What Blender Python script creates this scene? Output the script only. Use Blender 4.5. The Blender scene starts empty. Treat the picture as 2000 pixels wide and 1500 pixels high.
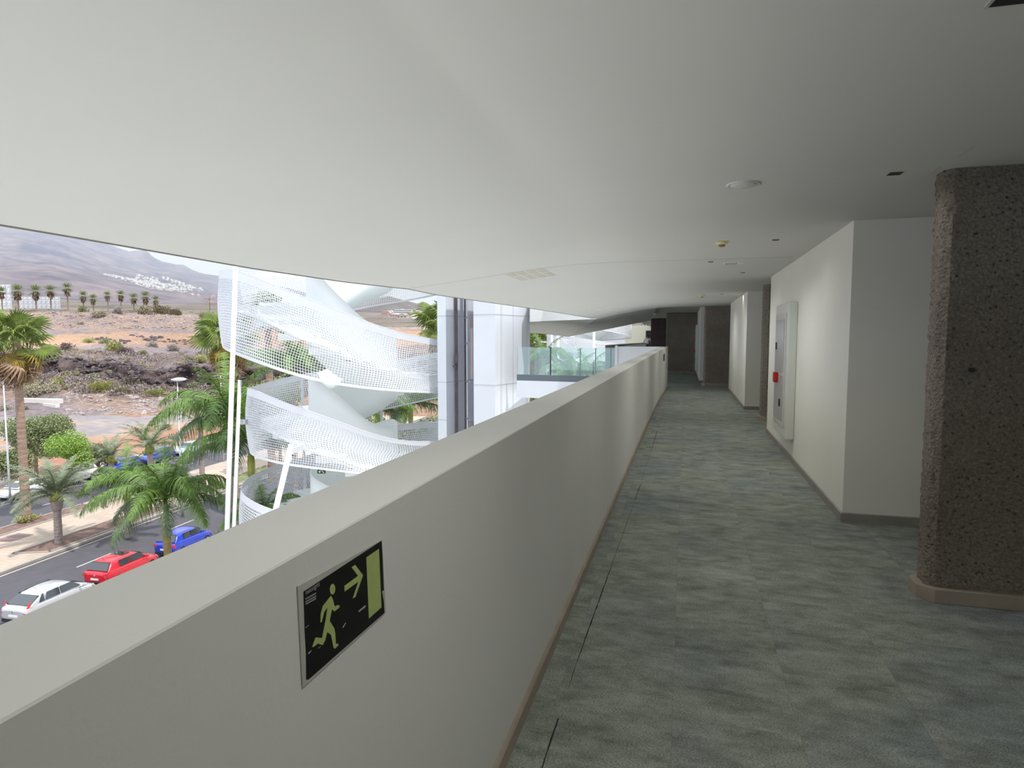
import bpy, bmesh, math, random
import numpy as np
from mathutils import Vector, Matrix, noise as mnoise

# ---------------------------------------------------------------- camera, sky, sun, exposure
sc = bpy.context.scene
COL = sc.collection
F_PX = 1240.0
PITCH = math.radians(4.289)
YAW = math.radians(15.207)
EYE = Vector((0.0, 0.0, 1.6))
cam_d = bpy.data.cameras.new('camera')
cam_d.sensor_width = 36.0
cam_d.lens = F_PX / 2000.0 * 36.0
cam_d.clip_start = 0.05
cam_d.clip_end = 30000
cam = bpy.data.objects.new('camera', cam_d)
COL.objects.link(cam)
cam.location = EYE
cam.rotation_euler = (math.pi / 2 - PITCH, 0, YAW)
sc.camera = cam

SKY_STRENGTH = 1.0
SUN_STRENGTH = 2.25
sc.view_settings.view_transform = 'Standard'
sc.view_settings.look = 'None'
sc.view_settings.gamma = 1
sc.view_settings.use_curve_mapping = False
sc.view_settings.exposure = 0.75
sc.cycles.max_bounces = 10
sc.cycles.diffuse_bounces = 6
sc.cycles.transparent_max_bounces = 24
sc.cycles.volume_bounces = 0

w = bpy.data.worlds.new('world')
sc.world = w
w.use_nodes = True
wn = w.node_tree
wn.nodes.clear()
o_ = wn.nodes.new('ShaderNodeOutputWorld')
bg = wn.nodes.new('ShaderNodeBackground')
tc = wn.nodes.new('ShaderNodeTexCoord')
sx = wn.nodes.new('ShaderNodeSeparateXYZ')
rp = wn.nodes.new('ShaderNodeValToRGB')
wn.links.new(tc.outputs['Generated'], sx.inputs[0])
wn.links.new(sx.outputs['Z'], rp.inputs[0])
wn.links.new(rp.outputs[0], bg.inputs[0])
wn.links.new(bg.outputs[0], o_.inputs[0])
cr = rp.color_ramp
cr.elements[0].position = 0.0
cr.elements[0].color = (0.54, 0.62, 0.75, 1)
cr.elements[1].position = 1.0
cr.elements[1].color = (0.80, 0.93, 1.15, 1)
e_ = cr.elements.new(0.15)
e_.color = (0.50, 0.59, 0.74, 1)
e_ = cr.elements.new(0.36)
e_.color = (1.10, 1.12, 1.14, 1)
bg.inputs[1].default_value = SKY_STRENGTH

sun_d = bpy.data.lights.new('sun', 'SUN')
sun_d.energy = SUN_STRENGTH
sun_d.angle = math.radians(0.6)
sun_d.color = (1.0, 0.96, 0.90)
sun = bpy.data.objects.new('sun', sun_d)
COL.objects.link(sun)
_el = math.radians(66)
_az = Vector((0.90, -0.43, 0)).normalized()
_sd = Vector((_az.x * math.cos(_el), _az.y * math.cos(_el), math.sin(_el)))
sun.rotation_euler = _sd.to_track_quat('Z', 'Y').to_euler()
sun.location = (0, 0, 60)

# ---------------------------------------------------------------- helpers
FWD = Vector((-math.sin(YAW) * math.cos(PITCH), math.cos(YAW) * math.cos(PITCH), -math.sin(PITCH)))
RGT = Vector((math.cos(YAW), math.sin(YAW), 0))
UPV = RGT.cross(FWD)
def ray(px, py):
    return FWD + RGT * ((px - 1000) / F_PX) + UPV * ((750 - py) / F_PX)
def at(px, py, Z):
    return EYE + ray(px, py) * Z
def onx(px, py, X):
    d = ray(px, py); return EYE + d * (X / d.x)
def ony(px, py, Y):
    d = ray(px, py); return EYE + d * (Y / d.y)
def onz(px, py, z):
    d = ray(px, py); return EYE + d * ((z - EYE.z) / d.z)
def lerp(a, b, t): return a + (b - a) * t

def tag(o, label=None, cat=None, group=None, kind=None):
    if label: o['label'] = label
    if cat: o['category'] = cat
    if group: o['group'] = group
    if kind: o['kind'] = kind
    return o
def empty(name, loc=(0, 0, 0), rz=0.0, parent=None):
    o = bpy.data.objects.new(name, None)
    o.empty_display_size = 0.2
    COL.objects.link(o); o.location = loc; o.rotation_euler = (0, 0, rz)
    if parent: o.parent = parent
    return o
def mesh_obj(name, me, parent=None, loc=None):
    o = bpy.data.objects.new(name, me)
    COL.objects.link(o)
    if parent: o.parent = parent
    if loc is not None: o.location = loc
    return o
def copy_tree(o, parent=None):
    c = o.copy(); COL.objects.link(c)
    if parent: c.parent = parent
    for ch in list(o.children): copy_tree(ch, c)
    return c

class MB:
    def __init__(s): s.v = []; s.f = []; s.m = []; s.ms = []
    def mi(s, m):
        if m is None: return 0
        if m not in s.ms: s.ms.append(m)
        return s.ms.index(m)
    def add(s, vs, fs, m=None):
        b = len(s.v); s.v += [tuple(v) for v in vs]
        k = s.mi(m)
        for f in fs: s.f.append(tuple(b + i for i in f)); s.m.append(k)
        return s
    def quad(s, a, b, c, d, m=None): return s.add([a, b, c, d], [(0, 1, 2, 3)], m)
    def box(s, lo, hi, m=None, M=None):
        x0, y0, z0 = lo; x1, y1, z1 = hi
        vs = [Vector(p) for p in [(x0,y0,z0),(x1,y0,z0),(x1,y1,z0),(x0,y1,z0),(x0,y0,z1),(x1,y0,z1),(x1,y1,z1),(x0,y1,z1)]]
        if M: vs = [M @ v for v in vs]
        return s.add(vs, [(3,2,1,0),(4,5,6,7),(0,1,5,4),(1,2,6,5),(2,3,7,6),(3,0,4,7)], m)
    def prism(s, pts, z0, z1, m=None):           # pts: xy polygon, counter clockwise
        n = len(pts)
        vs = [(p[0], p[1], z0) for p in pts] + [(p[0], p[1], z1) for p in pts]
        fs = [tuple(range(n - 1, -1, -1)), tuple(range(n, 2 * n))] + [(i, (i + 1) % n, n + (i + 1) % n, n + i) for i in range(n)]
        return s.add(vs, fs, m)
    def plate(s, pts, off, m=None):               # planar polygon of 3D points extruded by vector off
        n = len(pts); off = Vector(off)
        vs = [Vector(p) for p in pts] + [Vector(p) + off for p in pts]
        fs = [tuple(range(n - 1, -1, -1)), tuple(range(n, 2 * n))] + [(i, (i + 1) % n, n + (i + 1) % n, n + i) for i in range(n)]
        return s.add(vs, fs, m)
    def tube(s, pts, rs, n=8, m=None, cap=True):
        pts = [Vector(p) for p in pts]
        if not hasattr(rs, '__len__'): rs = [rs] * len(pts)
        b = len(s.v); k = s.mi(m)
        up = Vector((0, 0, 1))
        prev = None
        for i, p in enumerate(pts):
            t = (pts[min(i + 1, len(pts) - 1)] - pts[max(i - 1, 0)])
            t = t.normalized() if t.length > 1e-9 else Vector((0, 0, 1))
            if prev is None:
                a = t.orthogonal().normalized()
            else:
                a = (prev - t * prev.dot(t))
                a = a.normalized() if a.length > 1e-6 else t.orthogonal().normalized()
            prev = a; c = t.cross(a)
            for j in range(n):
                th = 2 * math.pi * j / n
                s.v.append(tuple(p + (a * math.cos(th) + c * math.sin(th)) * rs[i]))
        for i in range(len(pts) - 1):
            for j in range(n):
                q = (j + 1) % n
                s.f.append((b + i*n + j, b + i*n + q, b + (i+1)*n + q, b + (i+1)*n + j)); s.m.append(k)
        if cap:
            s.f.append(tuple(b + j for j in range(n - 1, -1, -1))); s.m.append(k)
            s.f.append(tuple(b + (len(pts)-1)*n + j for j in range(n))); s.m.append(k)
        return s
    def lathe(s, prof, n=24, m=None, c=(0, 0, 0)):
        b = len(s.v); k = s.mi(m)
        for r, z in prof:
            for j in range(n):
                th = 2 * math.pi * j / n
                s.v.append((c[0] + r * math.cos(th), c[1] + r * math.sin(th), c[2] + z))
        for i in range(len(prof) - 1):
            for j in range(n):
                q = (j + 1) % n
                s.f.append((b+i*n+j, b+i*n+q, b+(i+1)*n+q, b+(i+1)*n+j)); s.m.append(k)
        s.f.append(tuple(b + j for j in range(n-1, -1, -1))); s.m.append(k)
        s.f.append(tuple(b + (len(prof)-1)*n + j for j in range(n))); s.m.append(k)
        return s
    def grid(s, P, m=None, flip=False):            # P[i][j] rows of points
        b = len(s.v); ni = len(P); nj = len(P[0]); k = s.mi(m)
        for r in P:
            for p in r: s.v.append(tuple(p))
        for i in range(ni - 1):
            for j in range(nj - 1):
                q = (b+i*nj+j, b+i*nj+j+1, b+(i+1)*nj+j+1, b+(i+1)*nj+j)
                s.f.append(q[::-1] if flip else q); s.m.append(k)
        return s
    def mesh(s, name='mesh', mat=None, smooth=False):
        me = bpy.data.meshes.new(name)
        me.from_pydata(s.v, [], s.f)
        mats = s.ms or ([mat] if mat else [])
        for m in mats: me.materials.append(m)
        if s.ms: me.polygons.foreach_set('material_index', s.m)
        if smooth: me.polygons.foreach_set('use_smooth', [True] * len(me.polygons))
        me.update()
        return me
    def build(s, name, mat=None, parent=None, smooth=False, loc=None, bevel=0.0, fix=False):
        me = s.mesh(name, mat, smooth)
        if fix:
            bm = bmesh.new(); bm.from_mesh(me); bmesh.ops.recalc_face_normals(bm, faces=bm.faces); bm.to_mesh(me); bm.free()
        o = mesh_obj(name, me, parent, loc)
        if bevel:
            b = o.modifiers.new('bevel', 'BEVEL'); b.width = bevel; b.segments = 2; b.limit_method = 'ANGLE'
        return o

def newmat(name):
    m = bpy.data.materials.new(name); m.use_nodes = True
    nt = m.node_tree; b = nt.nodes['Principled BSDF']
    return m, nt, b
def N(nt, t, **kw):
    n = nt.nodes.new(t)
    for k, v in kw.items(): setattr(n, k, v)
    return n
def mat(name, col, rough=0.6, metal=0.0, var=0.0, scale=5.0, bump=0.0, bscale=40.0, spec=None, emit=None, trans=0.0, coat=0.0, stretch=None, detail=4):
    m, nt, b = newmat(name)
    b.inputs['Base Color'].default_value = (*col, 1)
    b.inputs['Roughness'].default_value = rough
    b.inputs['Metallic'].default_value = metal
    if spec is not None: b.inputs['Specular IOR Level'].default_value = spec
    if coat: b.inputs['Coat Weight'].default_value = coat
    if trans: b.inputs['Transmission Weight'].default_value = trans
    if emit:
        b.inputs['Emission Color'].default_value = (*emit[0], 1); b.inputs['Emission Strength'].default_value = emit[1]
    if var or bump:
        t = N(nt, 'ShaderNodeTexCoord'); mp = N(nt, 'ShaderNodeMapping')
        nt.links.new(t.outputs['Object'], mp.inputs[0])
        if stretch: mp.inputs['Scale'].default_value = stretch
    if var:
        n = N(nt, 'ShaderNodeTexNoise'); n.inputs['Scale'].default_value = scale; n.inputs['Detail'].default_value = detail
        nt.links.new(mp.outputs[0], n.inputs['Vector'])
        r = N(nt, 'ShaderNodeValToRGB')
        r.color_ramp.elements[0].position = 0.3; r.color_ramp.elements[1].position = 0.7
        r.color_ramp.elements[0].color = (*[max(0, c * (1 - var)) for c in col], 1)
        r.color_ramp.elements[1].color = (*[min(1, c * (1 + var)) for c in col], 1)
        nt.links.new(n.outputs['Fac'], r.inputs[0]); nt.links.new(r.outputs[0], b.inputs['Base Color'])
    if bump:
        n2 = N(nt, 'ShaderNodeTexNoise'); n2.inputs['Scale'].default_value = bscale; n2.inputs['Detail'].default_value = 5
        nt.links.new(mp.outputs[0], n2.inputs['Vector'])
        bp = N(nt, 'ShaderNodeBump'); bp.inputs['Strength'].default_value = 1.0; bp.inputs['Distance'].default_value = bump
        nt.links.new(n2.outputs['Fac'], bp.inputs['Height']); nt.links.new(bp.outputs[0], b.inputs['Normal'])
    return m

M_CEIL = mat('ceiling_plaster', (0.66, 0.665, 0.64), 0.85, var=0.015, scale=0.7, bump=0.0012, bscale=3.0)
M_PAR = mat('parapet_render', (0.70, 0.70, 0.665), 0.8, var=0.03, scale=1.3, bump=0.0004, bscale=70)
M_WALL = mat('wall_paint', (0.86, 0.84, 0.77), 0.8, var=0.02, scale=1.2, bump=0.0008, bscale=120)
M_WHITE = mat('white_metal', (0.62, 0.64, 0.67), 0.45, var=0.02, scale=2)
M_CLAD = mat('white_cladding', (0.64, 0.66, 0.70), 0.35, var=0.02, scale=0.8)
M_BASE = mat('baseboard_stone', (0.30, 0.285, 0.25), 0.5, var=0.1, scale=6)
M_BASEP = mat('baseboard_beige', (0.36, 0.30, 0.24), 0.55, var=0.1, scale=6)
M_DARK = mat('dark_void', (0.015, 0.015, 0.015), 0.6)
M_DRIP = mat('drip_profile', (0.20, 0.18, 0.15), 0.6)
M_STEEL = mat('galvanised_steel', (0.52, 0.53, 0.55), 0.35, metal=0.6, var=0.05, scale=3)
M_RAIL = mat('dark_rail_steel', (0.09, 0.07, 0.075), 0.5, metal=0.3, var=0.2, scale=4)

def make_concrete():
    m, nt, b = newmat('rough_brown_concrete')
    t = N(nt, 'ShaderNodeTexCoord')
    n1 = N(nt, 'ShaderNodeTexNoise'); n1.inputs['Scale'].default_value = 52; n1.inputs['Detail'].default_value = 8; n1.inputs['Roughness'].default_value = .8
    n2 = N(nt, 'ShaderNodeTexNoise'); n2.inputs['Scale'].default_value = 1.8; n2.inputs['Detail'].default_value = 3
    nt.links.new(t.outputs['Object'], n1.inputs['Vector']); nt.links.new(t.outputs['Object'], n2.inputs['Vector'])
    v = N(nt, 'ShaderNodeTexVoronoi'); v.inputs['Scale'].default_value = 55; v.inputs['Randomness'].default_value = 1
    nt.links.new(t.outputs['Object'], v.inputs['Vector'])
    r = N(nt, 'ShaderNodeValToRGB')
    r.color_ramp.elements[0].position = .32; r.color_ramp.elements[0].color = (.20, .168, .138, 1)
    r.color_ramp.elements[1].position = .68; r.color_ramp.elements[1].color = (.62, .545, .46, 1)
    nt.links.new(n1.outputs['Fac'], r.inputs[0])
    r2 = N(nt, 'ShaderNodeValToRGB')
    r2.color_ramp.elements[0].position = .3; r2.color_ramp.elements[0].color = (.80, .77, .74, 1)
    r2.color_ramp.elements[1].position = .7; r2.color_ramp.elements[1].color = (1, 1, 1, 1)
    nt.links.new(n2.outputs['Fac'], r2.inputs[0])
    mx = N(nt, 'ShaderNodeMix', data_type='RGBA', blend_type='MULTIPLY'); mx.inputs['Factor'].default_value = 1
    nt.links.new(r.outputs[0], mx.inputs[6]); nt.links.new(r2.outputs[0], mx.inputs[7])
    # pits
    r3 = N(nt, 'ShaderNodeValToRGB'); r3.color_ramp.elements[0].position = .10; r3.color_ramp.elements[0].color = (.25, .22, .2, 1)
    r3.color_ramp.elements[1].position = .26; r3.color_ramp.elements[1].color = (1, 1, 1, 1)
    v2 = N(nt, 'ShaderNodeTexVoronoi'); v2.inputs['Scale'].default_value = 24; nt.links.new(t.outputs['Object'], v2.inputs['Vector'])
    nt.links.new(v2.outputs['Distance'], r3.inputs[0])
    mx2 = N(nt, 'ShaderNodeMix', data_type='RGBA', blend_type='MULTIPLY'); mx2.inputs['Factor'].default_value = .8
    nt.links.new(mx.outputs[2], mx2.inputs[6]); nt.links.new(r3.outputs[0], mx2.inputs[7])
    nt.links.new(mx2.outputs[2], b.inputs['Base Color'])
    b.inputs['Roughness'].default_value = .95
    ad = N(nt, 'ShaderNodeMath', operation='ADD'); nt.links.new(n1.outputs['Fac'], ad.inputs[0]); nt.links.new(v.outputs['Distance'], ad.inputs[1])
    bp = N(nt, 'ShaderNodeBump'); bp.inputs['Distance'].default_value = .024; bp.inputs['Strength'].default_value = 1.0
    nt.links.new(ad.outputs[0], bp.inputs['Height']); nt.links.new(bp.outputs[0], b.inputs['Normal'])
    return m
M_CONC = make_concrete()

def make_carpet():
    m, nt, b = newmat('carpet_tiles')
    L = nt.links.new
    t = N(nt, 'ShaderNodeTexCoord')
    # plank grid: 0.5 m wide strips along Y, 1.0 m long, staggered; each gets its own offset and tone
    br = N(nt, 'ShaderNodeTexBrick')
    mp0 = N(nt, 'ShaderNodeMapping'); mp0.inputs['Rotation'].default_value = (0, 0, math.pi / 2); mp0.inputs['Location'].default_value = (0.15, 0.02, 0)
    L(t.outputs['Object'], mp0.inputs[0]); L(mp0.outputs[0], br.inputs['Vector'])
    br.inputs['Scale'].default_value = 1.0; br.inputs['Brick Width'].default_value = 1.0; br.inputs['Row Height'].default_value = 0.5
    br.inputs['Mortar Size'].default_value = 0.0007; br.inputs['Mortar Smooth'].default_value = 0.0
    br.inputs['Color1'].default_value = (.0, .0, .0, 1); br.inputs['Color2'].default_value = (1, 1, 1, 1); br.inputs['Mortar'].default_value = (.5, .5, .5, 1)
    off = N(nt, 'ShaderNodeVectorMath', operation='SCALE'); L(br.outputs['Color'], off.inputs[0]); off.inputs['Scale'].default_value = 0.45
    add = N(nt, 'ShaderNodeVectorMath', operation='ADD'); L(t.outputs['Object'], add.inputs[0]); L(off.outputs[0], add.inputs[1])
    mp = N(nt, 'ShaderNodeMapping'); mp.inputs['Scale'].default_value = (2.6, 5.2, 1); L(add.outputs[0], mp.inputs[0])
    n1 = N(nt, 'ShaderNodeTexNoise'); n1.inputs['Scale'].default_value = 1.5; n1.inputs['Detail'].default_value = 10; n1.inputs['Roughness'].default_value = .72
    L(mp.outputs[0], n1.inputs['Vector'])
    mpf = N(nt, 'ShaderNodeMapping'); mpf.inputs['Scale'].default_value = (120, 240, 1); L(t.outputs['Object'], mpf.inputs[0])
    nf = N(nt, 'ShaderNodeTexNoise'); nf.inputs['Scale'].default_value = 1; nf.inputs['Detail'].default_value = 4; L(mpf.outputs[0], nf.inputs['Vector'])
    r1 = N(nt, 'ShaderNodeValToRGB')
    cr = r1.color_ramp
    cr.elements[0].position = .28; cr.elements[0].color = (.125, .135, .118, 1)
    cr.elements[1].position = .76; cr.elements[1].color = (.42, .455, .40, 1)
    e = cr.elements.new(.5); e.color = (.255, .28, .24, 1)
    L(n1.outputs['Fac'], r1.inputs[0])
    # bluish grey drift between the planks
    n2 = N(nt, 'ShaderNodeTexNoise'); n2.inputs['Scale'].default_value = .75; n2.inputs['Detail'].default_value = 3; L(add.outputs[0], n2.inputs['Vector'])
    r2 = N(nt, 'ShaderNodeValToRGB'); r2.color_ramp.elements[0].position = .46; r2.color_ramp.elements[0].color = (1, 1, 1, 1)
    r2.color_ramp.elements[1].position = .66; r2.color_ramp.elements[1].color = (.78, .80, 1.0, 1)
    L(n2.outputs['Fac'], r2.inputs[0])
    mx = N(nt, 'ShaderNodeMix', data_type='RGBA', blend_type='MULTIPLY'); mx.inputs['Factor'].default_value = .8
    L(r1.outputs[0], mx.inputs[6]); L(r2.outputs[0], mx.inputs[7])
    rf = N(nt, 'ShaderNodeValToRGB'); rf.color_ramp.elements[0].position = .35; rf.color_ramp.elements[0].color = (.42, .42, .42, 1)
    rf.color_ramp.elements[1].position = .65; rf.color_ramp.elements[1].color = (1.55, 1.55, 1.5, 1)
    L(nf.outputs['Fac'], rf.inputs[0])
    mx2 = N(nt, 'ShaderNodeMix', data_type='RGBA', blend_type='MULTIPLY'); mx2.inputs['Factor'].default_value = .7
    L(mx.outputs[2], mx2.inputs[6]); L(rf.outputs[0], mx2.inputs[7])
    mx3 = N(nt, 'ShaderNodeMix', data_type='RGBA', blend_type='MIX'); L(br.outputs['Fac'], mx3.inputs[0])
    L(mx2.outputs[2], mx3.inputs[6]); mx3.inputs[7].default_value = (.19, .20, .165, 1)
    L(mx3.outputs[2], b.inputs['Base Color'])
    b.inputs['Roughness'].default_value = .95
    b.inputs['Specular IOR Level'].default_value = .3
    bp = N(nt, 'ShaderNodeBump'); bp.inputs['Distance'].default_value = .003; bp.inputs['Strength'].default_value = .6
    L(nf.outputs['Fac'], bp.inputs['Height']); L(bp.outputs[0], b.inputs['Normal'])
    return m
M_CARPET = make_carpet()

# ---------------------------------------------------------------- corridor shell
def interp(x, xs, ys): return float(np.interp(x, xs, ys))
def soffit_z(X, Y):
    x0 = interp(Y, [-10, 5, 8.5, 21, 30], [-.86, -.86, -1.45, -1.1, -1.1])
    s = interp(Y, [-10, 5, 8.5, 21, 30], [.12, .12, .12, .22, .22])
    wd = interp(Y, [-10, 3, 8.5, 21, 30], [.008, .012, .2, .4, .4])
    a = (x0 - X) / wd
    return 2.57 - s * wd * (a + math.log1p(math.exp(-a)) if a > 0 else math.log1p(math.exp(a)))
def eave_x(Y): return interp(Y, [-8, 3, 5.1, 6.8, 9.45, 13.7, 16.8, 20.8, 21.4], [-3.69, -3.72, -3.80, -3.885, -3.83, -3.38, -3.14, -2.878, -2.83])
YS = sorted(set([round(v, 2) for v in np.arange(-8, 21.5, .35)] + [5.0, 8.44, 8.52, 21.4]))
P = []
for Y in YS:
    ex = eave_x(Y)
    xs = [ex + (-1.0 - ex) * k / 36 for k in range(36)] + [-1.0 + .02 * k for k in range(26)] + [0.5, 1.5, 3.3] + ([4.4] if Y < .6 else [3.35])
    P.append([(x, Y, soffit_z(x, Y)) for x in xs])
mb = MB(); mb.grid(P, flip=True)
top = [[(p[0], p[1], 3.05 + .0 * p[0]) for p in r] for r in P]
mb.grid(top)
for row, trow in ((P[0], top[0]), (P[-1], top[-1])):
    for j in range(len(row) - 1): mb.quad(row[j], row[j+1], trow[j+1], trow[j])
for i in range(len(P) - 1):
    mb.quad(P[i][0], P[i+1][0], top[i+1][0], top[i][0])
ceiling = mb.build('ceiling', M_CEIL, smooth=False)
for p in ceiling.data.polygons: p.use_smooth = abs(p.normal.z) > .9
tag(ceiling, kind='structure')
# drip profile running along the eave
mb = MB()
Yd = [Y for Y in YS if Y <= 21.0]
mb.tube([(eave_x(Y) - .012, Y, soffit_z(eave_x(Y), Y) + .012) for Y in Yd], .022, 6)
tag(mb.build('trim_1', M_DRIP, smooth=True), kind='structure')
# movement joint across the soffit
mb = MB()
xs = list(np.arange(-3.9, 1.34, .12))
for a, b in zip(xs[:-1], xs[1:]):
    za, zb = soffit_z(a, 8.48), soffit_z(b, 8.48)
    mb.box((0, 0, 0), (0, 0, 0)) if False else mb.add([(a, 8.474, za - .0015), (b, 8.474, zb - .0015), (b, 8.486, zb - .0015), (a, 8.486, za - .0015), (a, 8.474, za + .01), (b, 8.474, zb + .01), (b, 8.486, zb + .01), (a, 8.486, za + .01)],
        [(3,2,1,0),(4,5,6,7),(0,1,5,4),(2,3,7,6)])
tag(mb.build('trim_2', mat('joint_line', (.38, .36, .32), .8)), kind='structure')

# corridor continues beyond with a flat ceiling
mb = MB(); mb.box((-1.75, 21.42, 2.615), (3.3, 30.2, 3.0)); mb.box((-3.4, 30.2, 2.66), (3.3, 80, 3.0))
M_SOFG = mat('shade_grey_soffit', (.40, .395, .37), .85, var=.03, scale=.8)  # shade of the far soffits is put into this darker grey
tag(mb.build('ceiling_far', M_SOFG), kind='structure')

mb = MB()
mb.box((-.845, -8, -.35), (3.3, 20.0, 0)); mb.box((-3.4, 20.0, -.35), (3.3, 80, 0))
floor = mb.build('floor', M_CARPET); tag(floor, kind='structure')

# parapet with a gentle bow at its far end
def par_x(Y): return -.63 + .13 * max(0, (Y - 11) / 9) ** 2.2
def par_t(Y): return 1.23 + .05 * max(0, (Y - 13) / 7)
mb = MB()
Yp = [-8, -2, 2, 5, 8, 11] + list(np.arange(12, 20.01, .4)) 
rows = []
for Y in Yp:
    x = par_x(Y); t = par_t(Y)
    rows.append([(x, Y, 0), (x, Y, t - .003), (x - .003, Y, t), (x - .212, Y, t), (x - .215, Y, t - .003), (x - .215, Y, -.9), ])
mb.grid(rows)
mb.add([rows[-1][k] for k in range(6)], [(0, 1, 2, 3, 4, 5)])
mb.add([rows[0][k] for k in range(6)], [(5, 4, 3, 2, 1, 0)])
tag(mb.build('wall_parapet', M_PAR, fix=True), kind='structure')
mb = MB()
rows = [[(par_x(Y) + .018, Y, .0), (par_x(Y) + .018, Y, .066), (par_x(Y) + .012, Y, .075), (par_x(Y) - .01, Y, .075)] for Y in Yp]
mb.grid(rows)
tag(mb.build('baseboard_left', M_BASEP, fix=True), kind='structure')
# end return of the parapet, running away from the corridor
mb = MB(); mb.box((-2.02, 20.0, -.9), (-.5, 20.2, 1.285))
tag(mb.build('wall_parapet_return', M_WHITE), kind='structure')
mb = MB(); mb.box((-2.10, 19.97, -.9), (-2.02, 20.23, 1.31))
tag(mb.build('trim_3', M_WHITE), kind='structure')
# outer face of the building below
mb = MB(); mb.box((-.8, -8, -12.9), (-.4, 20.0, -.36))
tag(mb.build('wall_facade', M_PAR), kind='structure')

# wall blocks on the right
def block(name, x0, y0, x1, y1, z1=2.62, m=M_WALL):
    mb = MB(); mb.box((x0, y0, 0), (x1, y1, z1)); o = mb.build(name, m, bevel=.004); tag(o, kind='structure'); return o
block('wall_right', 1.345, 5.97, 3.2, 11.27)
block('wall_right_middle', 1.285, 14.7, 3.2, 19.95)
block('wall_right_far', .50, 22.8, 3.2, 28.45)
block('wall_back', 3.2, -8, 3.35, 30)
block('wall_behind_camera', -.845, -8.15, 3.35, -8)
def skirting(name, pts, m=M_BASE, h=.078, d=.014):
    mb = MB()
    pts = [Vector((p[0], p[1], 0)) for p in pts]
    # offset polyline outward (to the left of travel)
    out = []
    for i, p in enumerate(pts):
        ns = []
        if i > 0: t = (pts[i] - pts[i-1]).normalized(); ns.append(Vector((-t.y, t.x, 0)))
        if i < len(pts) - 1: t = (pts[i+1] - pts[i]).normalized(); ns.append(Vector((-t.y, t.x, 0)))
        n = sum(ns, Vector()).normalized(); n = n / max(.3, n.dot(ns[0]))
        out.append(p + n * d)
    for i in range(len(pts) - 1):
        a, b, c, e = pts[i], pts[i+1], out[i+1], out[i]
        mb.add([a, b, c, e, a + Vector((0,0,h)), b + Vector((0,0,h)), c + Vector((0,0,h-.006)), e + Vector((0,0,h-.006))], [(0,1,2,3),(4,7,6,5),(3,2,6,7),(0,3,7,4),(1,5,6,2)])
    o = mb.build(name, m, fix=True); tag(o, kind='structure'); return o
skirting('baseboard_right', [(3.2, 5.97), (1.345, 5.97), (1.345, 11.27), (3.2, 11.27)])
skirting('baseboard_right_middle', [(3.2, 14.7), (1.285, 14.7), (1.285, 19.95), (3.2, 19.95)])
skirting('baseboard_right_far', [(3.2, 22.8), (.50, 22.8), (.50, 28.45)])

# rough concrete piers (structure-like columns kept as things of the building)
def pier(name, x0, y0, x1, y1, z1, ch, label, res=.035, disp=.013, base=True, kindtag=None, seed=0):
    # rounded-chamfer rectangular outline, densely sampled
    pts = [(x0 + ch, y0), (x1, y0), (x1, y1), (x0 + ch * .6, y1), (x0, y1 - ch * .6), (x0, y0 + ch)]
    ring = []
    n = len(pts)
    for i in range(n):
        a = Vector((*pts[i], 0)); b = Vector((*pts[(i+1) % n], 0)); L = (b - a).length
        if i == 1 or i == 2: k = 4
        else: k = max(1, int(L / res))
        for j in range(k): ring.append(a.lerp(b, j / k))
    nz = int(z1 / res)
    rows = []
    cx, cy = (x0 + x1) / 2, (y0 + y1) / 2
    for iz in range(nz + 1):
        z = z1 * iz / nz
        r = []
        for p in ring:
            q = Vector((p.x, p.y, z))
            nrm = Vector((-1 if p.x < x0 + ch * .9 else 0, -1 if p.y < y0 + ch * .9 else (1 if p.y > y1 - .02 else 0), 0))
            if nrm.length: nrm.normalize()
            d = mnoise.noise(q * 14 + Vector((seed, 0, 0))) * .35 + mnoise.noise(q * 38) * .8
            r.append(q + nrm * d * disp)
        r.append(r[0])
        rows.append(r)
    mb = MB(); mb.grid(rows)
    root = empty(name, (0, 0, 0))
    o = mb.build('shaft', M_CONC, root, smooth=True)
    if base:
        e = .045
        q = [(x0 + ch - .01, y0 - e), (x1, y0 - e), (x1, y1 + e), (x0 + ch * .6, y1 + e), (x0 - e, y1 - ch * .5), (x0 - e, y0 + ch - .01)]
        mb = MB(); mb.prism(q, 0, .085); mb.build('plinth', M_BASEP, root, bevel=.003)
    tag(root, label, 'pillar')
    return root
near_pier = pier('concrete_pillar', 1.445, 4.29, 2.9, 4.48, 2.58, .042, 'rough brown concrete pillar nearest the camera at the right edge of the picture', res=.018)
mb = MB(); mb.tube([(1.62, 4.30, 1.405), (1.62, 4.262, 1.405)], .014, 14); mb.build('anchor_hole', M_DARK, near_pier)
pier('concrete_pillar', 1.42, 12.75, 2.6, 13.15, 2.575, .08, 'narrow strip of rough brown concrete pillar just behind the white wall with the fire cabinet', seed=3)
pier('concrete_pillar', .60, 21.45, 2.6, 21.85, 2.585, .05, 'wide rough brown concrete pillar beyond the second white wall block', res=.06, seed=7)
pier('concrete_pillar', -.80, 28.5, .52, 29.2, 2.60, .03, 'dark concrete wall pier closing the end of the carpeted corridor', res=.08, seed=9)
# ---------------------------------------------------------------- corridor fittings
def fin(name, root, label, cat, group=None): tag(root, label, cat, group)

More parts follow.
